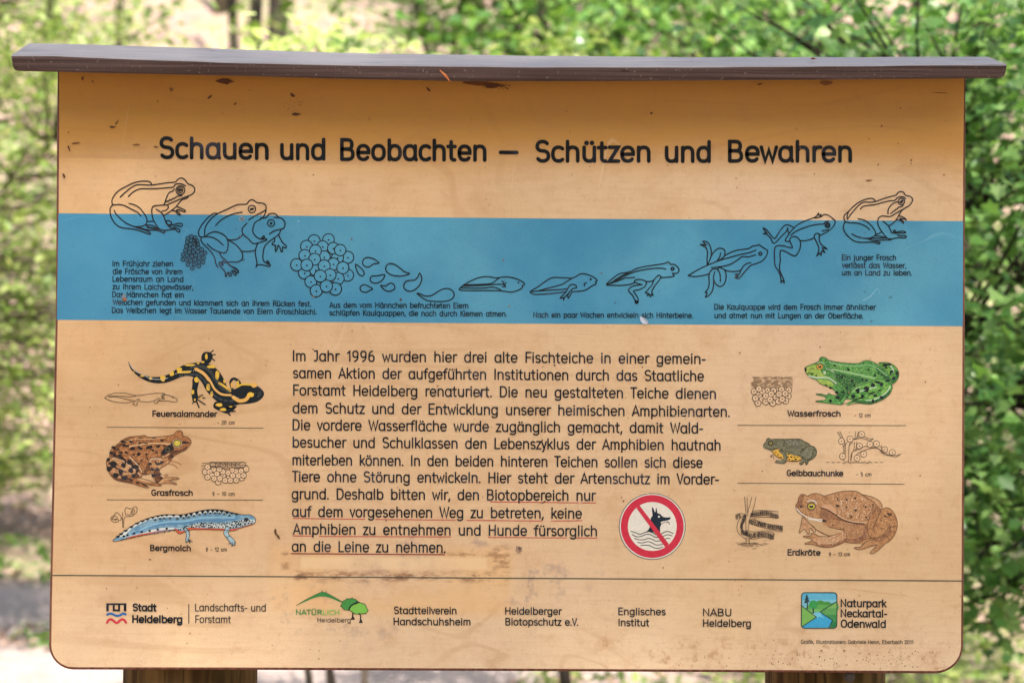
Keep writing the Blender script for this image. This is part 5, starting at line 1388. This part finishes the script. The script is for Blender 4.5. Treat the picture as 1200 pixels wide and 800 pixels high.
MAPLE = [(0, 0), (.16, -.22), (.10, -.50), (.40, -.36), (.62, -.52), (.68, -.24), (1.0, 0), (.68, .24), (.62, .52), (.40, .36), (.10, .50), (.16, .22)]
MAPLE_F = [(0, 1, 3, 5), (1, 2, 3), (3, 4, 5), (0, 5, 6, 7), (0, 7, 9, 11), (7, 8, 9), (9, 10, 11)]
OVAL = [(0, 0), (.28, -.27), (.68, -.24), (1.0, 0), (.68, .24), (.28, .27)]
OVAL_F = [(0, 1, 2, 3), (0, 3, 4, 5)]
def leaf_mesh(name, cen, nrm_bias, size, tmpl, seed, mat, parent, droop=.25):
    V, F = tmpl
    rs = np.random.RandomState(seed)
    N = len(cen)
    cen = np.asarray(cen, float)
    nr = rs.normal(size=(N, 3)) * .62
    nr[:, 2] = np.abs(nr[:, 2]) * .6
    nr += np.asarray(nrm_bias)
    nr /= np.linalg.norm(nr, axis=1)[:, None]
    d = rs.normal(size=(N, 3)); d[:, 2] -= droop
    d -= nr * (d * nr).sum(1)[:, None]
    d /= np.linalg.norm(d, axis=1)[:, None]
    w_ = np.cross(nr, d)
    s = size * rs.uniform(.42, 1.32, N)
    V = np.array(V, float)
    zz = -.22 * (V[:, 0] ** 2) + .35 * np.abs(V[:, 1]) ** 1.0 * .6
    P = cen[:, None, :] + s[:, None, None] * (V[None, :, 0:1] * d[:, None, :] + V[None, :, 1:2] * w_[:, None, :] + zz[None, :, None] * nr[:, None, :])
    co = P.reshape(-1, 3)
    nv = len(V)
    sizes = [len(f) for f in F]
    idx = np.concatenate([np.array(f) for f in F])
    loops = (idx[None, :] + (np.arange(N) * nv)[:, None]).ravel()
    st = np.cumsum([0] + sizes[:-1])
    ls = (st[None, :] + (np.arange(N) * sum(sizes))[:, None]).ravel()
    me = bpy.data.meshes.new(name)
    me.vertices.add(len(co)); me.vertices.foreach_set('co', co.ravel())
    me.loops.add(len(loops)); me.loops.foreach_set('vertex_index', loops.astype(np.int32))
    me.polygons.add(len(ls)); me.polygons.foreach_set('loop_start', ls.astype(np.int32))
    me.update(calc_edges=True)
    o = add(name, me, mat, parent)
    o['kind'] = 'stuff'
    return o

def bark(name, a, b):
    t = NT(name)
    f = t.noise(1, 4, .65, t.map((30, 30, 5)))
    g2 = t.noise(4, 3, .6)
    c = t.mix(t.ramp(f, .35, .7), a, b)
    c = t.mix(t.ramp(g2, .5, .72, 0, .5), c, (.07, .10, .035))
    return t.done(c, .9, .1, f, .6, .01)
M_bark = bark('grey_brown_bark', (.055, .042, .03), (.16, .125, .095))
M_bark2 = bark('dark_bark', (.018, .015, .012), (.06, .047, .036))
L_yel = leaf_mat('young_yellow_green_leaves', (.095, .165, .03), (.18, .26, .06), (.36, .41, .15), .45)
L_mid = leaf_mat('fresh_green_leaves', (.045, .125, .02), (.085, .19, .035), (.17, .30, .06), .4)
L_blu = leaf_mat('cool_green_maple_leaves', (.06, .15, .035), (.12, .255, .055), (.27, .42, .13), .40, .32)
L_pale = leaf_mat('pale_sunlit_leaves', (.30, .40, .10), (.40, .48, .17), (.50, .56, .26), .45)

def curve(a, b, sag, rnd, n=5):
    a, b = Vector(a), Vector(b)
    L_ = (b - a).length
    off = Vector((rnd.uniform(-1, 1), rnd.uniform(-1, 1), rnd.uniform(-.3, 1))) * L_ * sag
    return [a.lerp(b, i / n) + off * math.sin(PI * i / n) for i in range(n + 1)]

def shrub(kind, label, cat, base, stems, clumps, seed, per, size, mat, bmat, tmpl=(OVAL, OVAL_F), sig=(.16, .16, .05), bias=(0, -.25, .9), group=None, r0=.03, twig=.004):
    """stems: tops of the stems; clumps: (centre, radii, count) regions that hold leafy sprays"""
    rnd = random.Random(seed)
    bz = ground_z(base[0], base[1])
    e = empty(kind, (base[0], base[1], bz))
    tag(e, label, cat, group)
    tb = MB(); br = MB()
    axes = []
    for (tx, ty, tz) in stems:
        p = curve((base[0] + rnd.uniform(-.08, .08), base[1] + rnd.uniform(-.08, .08), bz - .05), (tx, ty, tz), .10, rnd, 9)
        for k_ in range(1, len(p) - 1): p[k_] = p[k_] + Vector((rnd.uniform(-1, 1), rnd.uniform(-1, 1), 0)) * .02
        axes.append(p)
        tb.tube(p, [r0 * (1 - .75 * i / (len(p) - 1)) for i in range(len(p))], 8)
    cen = []
    for (c, rad, n_) in clumps:
        for _ in range(n_):
            while True:
                u = Vector((rnd.uniform(-1, 1), rnd.uniform(-1, 1), rnd.uniform(-1, 1)))
                if u.length < 1: break
            q = Vector((c[0] + u.x * rad[0], c[1] + u.y * rad[1], c[2] + u.z * rad[2]))
            best = min(((v - q).length + max(0, v.z - q.z) * 1.5, v) for ax in axes for v in [ax[i] for i in range(2, len(ax))])[1] if axes else q
            pp = curve(best, q, .10, rnd, 4)
            br.tube(pp, [twig * 2.0, twig * 1.6, twig * 1.2, twig * .9, twig * .5], 4, cap=False)
            dr = (q - best).normalized() if (q - best).length > 1e-4 else Vector((0, 0, 1))
            for _k in range(per):
                t_ = rnd.uniform(.0, 1)
                s_ = rnd.gauss(0, sig[0]), rnd.gauss(0, sig[1]), rnd.gauss(0, sig[2])
                base_p = pp[2].lerp(q, t_) if rnd.random() < .45 else q
                cen.append((base_p.x + s_[0], base_p.y + s_[1], base_p.z + s_[2]))
    tb.build('stems', bmat, e, True)
    b2 = br.build('twigs', bmat, e, True); b2['kind'] = 'stuff'
    leaf_mesh('foliage', cen, bias, size, tmpl, seed, mat, e)
    return e

def wpos(px, py, dist):
    """point seen at a photograph pixel at a given distance behind the camera plane (for surveying the plants in)"""
    x, z = on_plane(px, py, dist - D)
    return x, dist - D, z

# pale hazel right behind the board: its bright top shows over the ledge
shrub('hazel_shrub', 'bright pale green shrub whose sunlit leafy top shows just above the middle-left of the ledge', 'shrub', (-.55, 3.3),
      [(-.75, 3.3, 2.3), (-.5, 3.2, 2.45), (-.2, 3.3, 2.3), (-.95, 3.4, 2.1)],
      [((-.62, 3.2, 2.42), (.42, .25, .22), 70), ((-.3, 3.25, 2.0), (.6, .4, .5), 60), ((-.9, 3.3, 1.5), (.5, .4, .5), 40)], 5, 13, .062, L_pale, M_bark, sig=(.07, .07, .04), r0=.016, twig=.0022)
shrub('hazel_shrub', 'light green shrub with small bright leaves above the centre of the ledge', 'shrub', (.25, 3.6),
      [(.1, 3.6, 2.5), (.35, 3.6, 2.6), (.7, 3.7, 2.5)],
      [((.33, 3.55, 2.58), (.42, .25, .2), 55), ((.4, 3.6, 2.0), (.6, .4, .5), 50)], 6, 12, .05, L_yel, M_bark, sig=(.08, .08, .04), r0=.014, twig=.0022)
# left bushes
shrub('beech_bush', 'tall yellow-green bush filling the left edge beside the board', 'bush', (-4.3, 5.8),
      [(-2.6, 5.2, 3.2), (-3.0, 5.6, 3.5), (-3.6, 5.6, 3.4), (-2.3, 5.4, 2.6), (-4.1, 5.4, 3.0), (-2.9, 5.8, 2.7)],
      [((-2.9, 5.5, 2.3), (1.3, 1.0, 1.5), 300), ((-2.5, 5.3, 1.55), (.9, .7, .6), 130), ((-2.4, 5.3, 3.0), (1.1, .8, .6), 90)], 7, 24, .05, L_yel, M_bark, sig=(.17, .17, .07), r0=.016)
shrub('beech_bush', 'looser light green bush behind the left end of the ledge', 'bush', (-4.9, 8.4),
      [(-3.2, 8.3, 4.0), (-3.0, 8.4, 4.2), (-3.9, 8.3, 3.8), (-2.8, 8.6, 3.6)],
      [((-3.9, 8.4, 3.7), (1.2, 1.0, .9), 120), ((-3.4, 8.4, 2.4), (1.6, 1.0, 1.2), 120)], 8, 22, .065, L_yel, M_bark2, sig=(.2, .2, .06), r0=.03)
shrub('young_beech', 'low bright green sapling on the bank beside the path at the lower left', 'sapling', (-4.6, 9.8),
      [(-4.5, 9.8, 1.0), (-4.0, 9.7, .9), (-5.0, 9.9, .9)],
      [((-4.3, 9.7, .62), (1.1, .7, .36), 90)], 9, 22, .07, L_yel, M_bark, sig=(.16, .16, .06), r0=.015)
# right maples
shrub('field_maple', 'dense cool green maple bush pressing against the right edge of the board', 'bush', (2.45, 2.3),
      [(1.5, 1.9, 2.6), (1.9, 2.1, 2.8), (1.25, 2.1, 2.1), (2.1, 1.9, 2.3), (1.2, 2.0, 1.5), (1.3, 2.2, 1.2), (1.9, 2.1, 1.0)],
      [((1.5, 2.0, 1.6), (.62, .5, .85), 210), ((1.3, 2.1, 2.35), (.8, .45, .4), 115), ((1.8, 2.2, 1.0), (.6, .6, .45), 60), ((1.35, 2.0, .95), (.35, .4, .3), 26)], 10, 18, .042, L_blu, M_bark2, (MAPLE, MAPLE_F), (.10, .10, .045), (-.1, -.45, .75), r0=.016, twig=.0042)
shrub('field_maple', 'dark green maple with long thin trunks behind the right part of the ledge', 'bush', (1.6, 4.6),
      [(1.1, 4.5, 3.6), (1.7, 4.6, 3.9), (2.3, 4.7, 3.6), (2.8, 4.6, 3.0), (.8, 4.6, 3.2)],
      [((1.4, 4.6, 3.0), (1.1, .7, .6), 150), ((2.3, 4.7, 1.9), (1.0, .8, 1.0), 150), ((1.9, 4.7, 1.0), (1.2, .7, .5), 50)], 11, 18, .06, L_blu, M_bark2, (MAPLE, MAPLE_F), (.14, .14, .05), (-.1, -.35, .85), r0=.026, twig=.004)
shrub('field_maple', 'lighter green maple sapling above the ledge right of centre', 'sapling', (.7, 5.6),
      [(.5, 5.6, 3.9), (.9, 5.6, 4.0), (1.3, 5.7, 3.6), (.2, 5.6, 3.5)],
      [((.7, 5.6, 3.2), (1.1, .6, .55), 100)], 12, 15, .07, L_mid, M_bark2, (MAPLE, MAPLE_F), (.15, .15, .05), r0=.022, twig=.004)
shrub('field_maple', 'far bush of mid green leaves seen through the gaps at the right edge', 'bush', (4.6, 7.6),
      [(4.3, 7.5, 4.2), (5.1, 7.6, 4.4), (3.7, 7.6, 3.6), (5.8, 7.6, 3.6)],
      [((4.6, 7.6, 2.8), (1.9, 1.0, 1.6), 200), ((4.2, 7.6, 1.2), (1.4, .9, .6), 60)], 13, 16, .085, L_mid, M_bark, (OVAL, OVAL_F), (.2, .2, .07), r0=.035)
# green mass above the centre, farther off
shrub('hornbeam', 'broad mid green tree crown hanging above the centre of the ledge', 'tree', (-.1, 9.6),
      [(-.9, 9.5, 5.4), (0, 9.6, 5.8), (.8, 9.6, 5.4), (-.3, 9.4, 4.4), (1.3, 9.5, 4.6)],
      [((.2, 9.5, 4.2), (1.8, 1.0, .9), 300), ((.6, 9.6, 5.2), (1.7, 1.0, .7), 110)], 14, 24, .08, L_mid, M_bark2, sig=(.22, .22, .07), r0=.06)

# tall growth behind the photographer and to the right: it closes the horizon there and its high crown filters the sun on the board
def crown_tree(label, x, y, h, r, c, rad, n_, size, seed, mat):
    rnd = random.Random(seed)
    z = ground_z(x, y)
    e = empty('tall_tree', (x, y, z))
    tag(e, label, 'tree', 'tall trees behind the photographer')
    tk = MB()
    p = curve((x, y, z - .3), (x + (c[0] - x) * .8, y + (c[1] - y) * .8, c[2]), .03, rnd, 10)
    tk.tube(p, [r * (1 - .07 * i) for i in range(11)], 12)
    tk.build('trunk', M_bark, e, True)
    br = MB(); cen = []
    k = n_ // 28
    for _ in range(k):
        while True:
            u = Vector((rnd.uniform(-1, 1), rnd.uniform(-1, 1), rnd.uniform(-1, 1)))
            if u.length < 1: break
        q = Vector((c[0] + u.x * rad[0], c[1] + u.y * rad[1], c[2] + u.z * rad[2]))
        if rnd.random() < .3: br.tube(curve(p[rnd.randrange(5, 11)], q, .06, rnd, 4), [.04, .03, .022, .015, .006], 4, cap=False)
        for _k in range(28): cen.append((q.x + rnd.gauss(0, .45), q.y + rnd.gauss(0, .45), q.z + rnd.gauss(0, .2)))
    b2 = br.build('branches', M_bark, e, True); b2['kind'] = 'stuff'
    leaf_mesh('crown', cen, (0, 0, .9), size, (OVAL, OVAL_F), seed, mat, e)
crown_tree('tall tree whose high thin crown filters the sun on the board', 6.5, -5.5, 15, .22, (3.9, -8.0, 14.6), (4.2, 3.4, 1.6), 22500, .09, 301, L_mid)
for i, (x, y, h_) in enumerate(((-10.5, -6, 8), (-7, -9, 8.5), (-2.4, -10.5, 8.5), (2.2, -10.5, 8), (7, -9, 8), (10.5, -6, 8), (-13, 0, 6), (13, 0, 6))):
    crown_tree('leafy tree closing the wood behind the photographer', x, y, h_, .14, (x, y, h_ * .55), (2.7, 1.6, h_ * .5), 6500, .26, 310 + i, L_mid)

# trees on the bank --------------------------------------------
def tree(kind, label, x, y, h, r, seed, crown=None, nl=60, group='trees on the wooded bank', mat=None, bmat=None, lean=(0, 0), low=0):
    rnd = random.Random(seed)
    z = ground_z(x, y)
    e = empty(kind, (x, y, z))
    tag(e, label, 'tree', group)
    tk = MB()
    n_ = 9
    p = [(x + lean[0] * (i / n_) + rnd.uniform(-.05, .05), y + lean[1] * (i / n_) + rnd.uniform(-.05, .05), z - .3 + (h + .3) * i / n_) for i in range(n_ + 1)]
    tk.tube(p, [r * (1.25 if i == 0 else 1) * (1 - .7 * i / n_) for i in range(n_ + 1)], 10)
    tk.build('trunk', bmat or M_bark2, e, True)
    br = MB(); cen = []
    ch = crown or .45
    for k_ in range(14):
        t_ = ch + (1 - ch) * rnd.random()
        i = min(n_ - 1, int(t_ * n_))
        a = Vector(p[i])
        ang = rnd.uniform(0, 2 * PI); L_ = h * rnd.uniform(.12, .26)
        b = a + Vector((math.cos(ang) * L_, math.sin(ang) * L_, L_ * rnd.uniform(.1, .6)))
        c_ = curve(a, b, .08, rnd, 5)
        br.tube(c_, [r * .35 * (1 - .16 * j) for j in range(6)], 5, cap=False)
        for s_ in range(nl // 10):
            q = c_[3].lerp(b, rnd.random()) + Vector((rnd.gauss(0, .5), rnd.gauss(0, .5), rnd.gauss(0, .3)))
            for _ in range(9): cen.append((q.x + rnd.gauss(0, .3), q.y + rnd.gauss(0, .3), q.z + rnd.gauss(0, .12)))
    for s_ in range(low):                                # leafy water shoots low on the trunk
        i = rnd.randrange(2, 6)
        q = Vector(p[i]) + Vector((rnd.gauss(0, .22), rnd.gauss(0, .2), rnd.uniform(-.5, .5)))
        for _ in range(12): cen.append((q.x + rnd.gauss(0, .14), q.y + rnd.gauss(0, .14), q.z + rnd.gauss(0, .1)))
    b2 = br.build('branches', bmat or M_bark2, e, True); b2['kind'] = 'stuff'
    leaf_mesh('crown', cen, (0, -.2, .9), .17, (OVAL, OVAL_F), seed, mat or L_mid, e)
    return e
tree('forest_tree', 'slim dark trunk, left one of the close pair above the left part of the ledge', wpos(274, 40, 14)[0] + .06, 12.1, 9, .072, 21, .62, 50, lean=(-.1, .1), low=7, mat=L_yel)
tree('forest_tree', 'thicker dark trunk, right one of the close pair above the left part of the ledge', wpos(307, 40, 15.1)[0] - .13, 13.2, 11, .095, 22, .62, 50, lean=(.1, 0), low=8, mat=L_yel)
tree('forest_tree', 'thin grey trunk above the ledge near the left corner', -3.9, 12.5, 9, .06, 23, .6, 50, bmat=M_bark, lean=(.2, 0))
tree('forest_tree', 'dark upright trunk above the right end of the ledge', wpos(1066, 30, 8.7)[0], 6.8, 7, .055, 24, .5, 50, lean=(.05, 0))
tree('forest_tree', 'slender dark trunk left of the one over the right end of the ledge', 1.95, 7.6, 7.5, .045, 25, .55, 40, lean=(-.2, 0))
rnd = random.Random(99)
spots = []
for _ in range(900):
    x, y = rnd.uniform(-19, 19), rnd.uniform(15, 46)
    if all((x - a) ** 2 + (y - b) ** 2 > 15 for a, b in spots) and len(spots) < 34: spots.append((x, y))
for i, (x, y) in enumerate(spots):
    tree('forest_tree', 'forest tree trunk rising from the leaf-strewn bank far behind the board', x, y, rnd.uniform(10, 15), rnd.uniform(.11, .2), 100 + i, .55 if i % 3 else .35, 70, group='far trees on the wooded bank', mat=rnd.choice((L_mid, L_yel, L_mid)), bmat=rnd.choice((M_bark, M_bark2)), lean=(rnd.uniform(-.5, .5), 0))
# side thickets out of the picture but beside it
for i, (x, y, m) in enumerate(((-7.5, 4.5, L_yel), (-9, 8, L_mid), (7.2, 3.6, L_mid), (8.8, 7.5, L_mid), (-6.4, 12.5, L_yel), (6.8, 12, L_mid))):
    shrub('thicket_bush', 'green bush of the thicket beside the clearing', 'bush', (x, y), [(x - .6, y, 2.6), (x + .5, y, 3.2), (x, y + .4, 3)],
          [((x, y, ground_z(x, y) + 2), (1.4, 1.1, 1.3), 110)], 200 + i, 16, .1, m, M_bark2, sig=(.22, .22, .08), group='thicket bushes beside the clearing')

# ground cover, litter, fallen wood -----------------------------
def cover(name, n_, region, size, mat, seed, tall, tmpl=(OVAL, OVAL_F), patch=.0, bias=(0, 0, .8)):
    rs = random.Random(seed)
    cen = []
    t = 0
    while len(cen) < n_ and t < n_ * 12:
        t += 1
        x, y = rs.uniform(region[0], region[1]), rs.uniform(region[2], region[3])
        if mnoise.noise(Vector((x * .8, y * .8, seed))) < patch: continue
        cen.append((x, y, ground_z(x, y) + rs.random() ** 1.5 * tall + .01))
    o = leaf_mesh(name, cen, bias, size, tmpl, seed, mat, None)
    return o
L_dead = leaf_mat('fallen_beech_leaves', (.22, .13, .09), (.37, .24, .18), (.52, .40, .33), .1, .7)
cover('fallen_leaves', 26000, (-13, 12, 7.6, 26), .10, L_dead, 31, .02, patch=-.25, bias=(0, 0, 1.6))
cover('fallen_leaves', 4000, (-6, 6, 2.2, 7.6), .07, L_dead, 33, .01, patch=.12, bias=(0, 0, 2.0))
cover('ground_herbs', 9000, (-12, 9, 7.4, 20), .085, L_mid, 34, .28, patch=.12)
cover('ground_herbs', 5000, (.1, 5.5, 2.4, 7.5), .05, L_yel, 35, .30, patch=-.05)
cover('ground_herbs', 1100, (-5, .1, 4.2, 7.5), .045, L_mid, 36, .10, patch=.42)

def branch(label, a, b, r, seed, mat):
    rn = random.Random(seed)
    A, B = Vector(a), Vector(b)
    mid = A.lerp(B, .5)
    e = empty('fallen_branch', (mid.x, mid.y, min(a[2], b[2]) - r))
    tag(e, label, 'branch')
    m_ = MB()
    c_ = curve(A, B, .04, rn, 10)
    m_.tube(c_, [r * (1 - .05 * i) for i in range(11)], 8)
    m_.build('limb', mat, e, True)
    m_ = MB()
    for k_ in range(5):
        q = c_[2 + k_ * 2 - (1 if k_ == 4 else 0)]
        m_.tube(curve(q, q + Vector((rn.uniform(-.4, .4), rn.uniform(-.3, .3), rn.uniform(.15, .5))), .1, rn, 4), [r * .3, r * .26, r * .2, r * .14, r * .06], 5)
    m_.build('side_twigs', mat, e, True)['kind'] = 'stuff'
p1, p2 = wpos(-40, 548, 12.4), wpos(75, 533, 12.0)
branch('dark straight fallen branch lying across the bank at the left edge', p1, p2, .045, 1, M_bark2)
p1, p2 = wpos(-60, 500, 14.5), wpos(80, 452, 14.0)
branch('mossy sloping branch above the straight one at the left edge', p1, p2, .05, 2, M_bark)

# a curled dry leaf lying on the ledge
x0, z0 = on_plane(953, 70.5, -0.045)
lf = MB()
w0 = [(-.0045, -.002, .0006), (-.001, -.003, .0028), (.004, -.0015, .0012), (.0055, .001, .0022), (.001, .003, .003), (-.004, .002, .0014), (0, 0, .0006)]
lf.faces([(x0 + a, -0.045 + b, z0 + c) for a, b, c in w0], [(0, 1, 6), (1, 2, 6), (2, 3, 6), (3, 4, 6), (4, 5, 6), (5, 0, 6)])
t_ = NT('dry_orange_leaf')
o = lf.build('dry_leaf', t_.done(t_.mix(t_.noise(500, 2), lin((196, 110, 60)), lin((120, 62, 34))), .7, .2))
o.data.transform(Matrix.Translation((-x0, 0.045, -z0)))
o.location = (x0, -0.045, z0)
tag(o, 'tiny curled orange-brown dry leaf lying on the grey ledge right of centre', 'leaf')
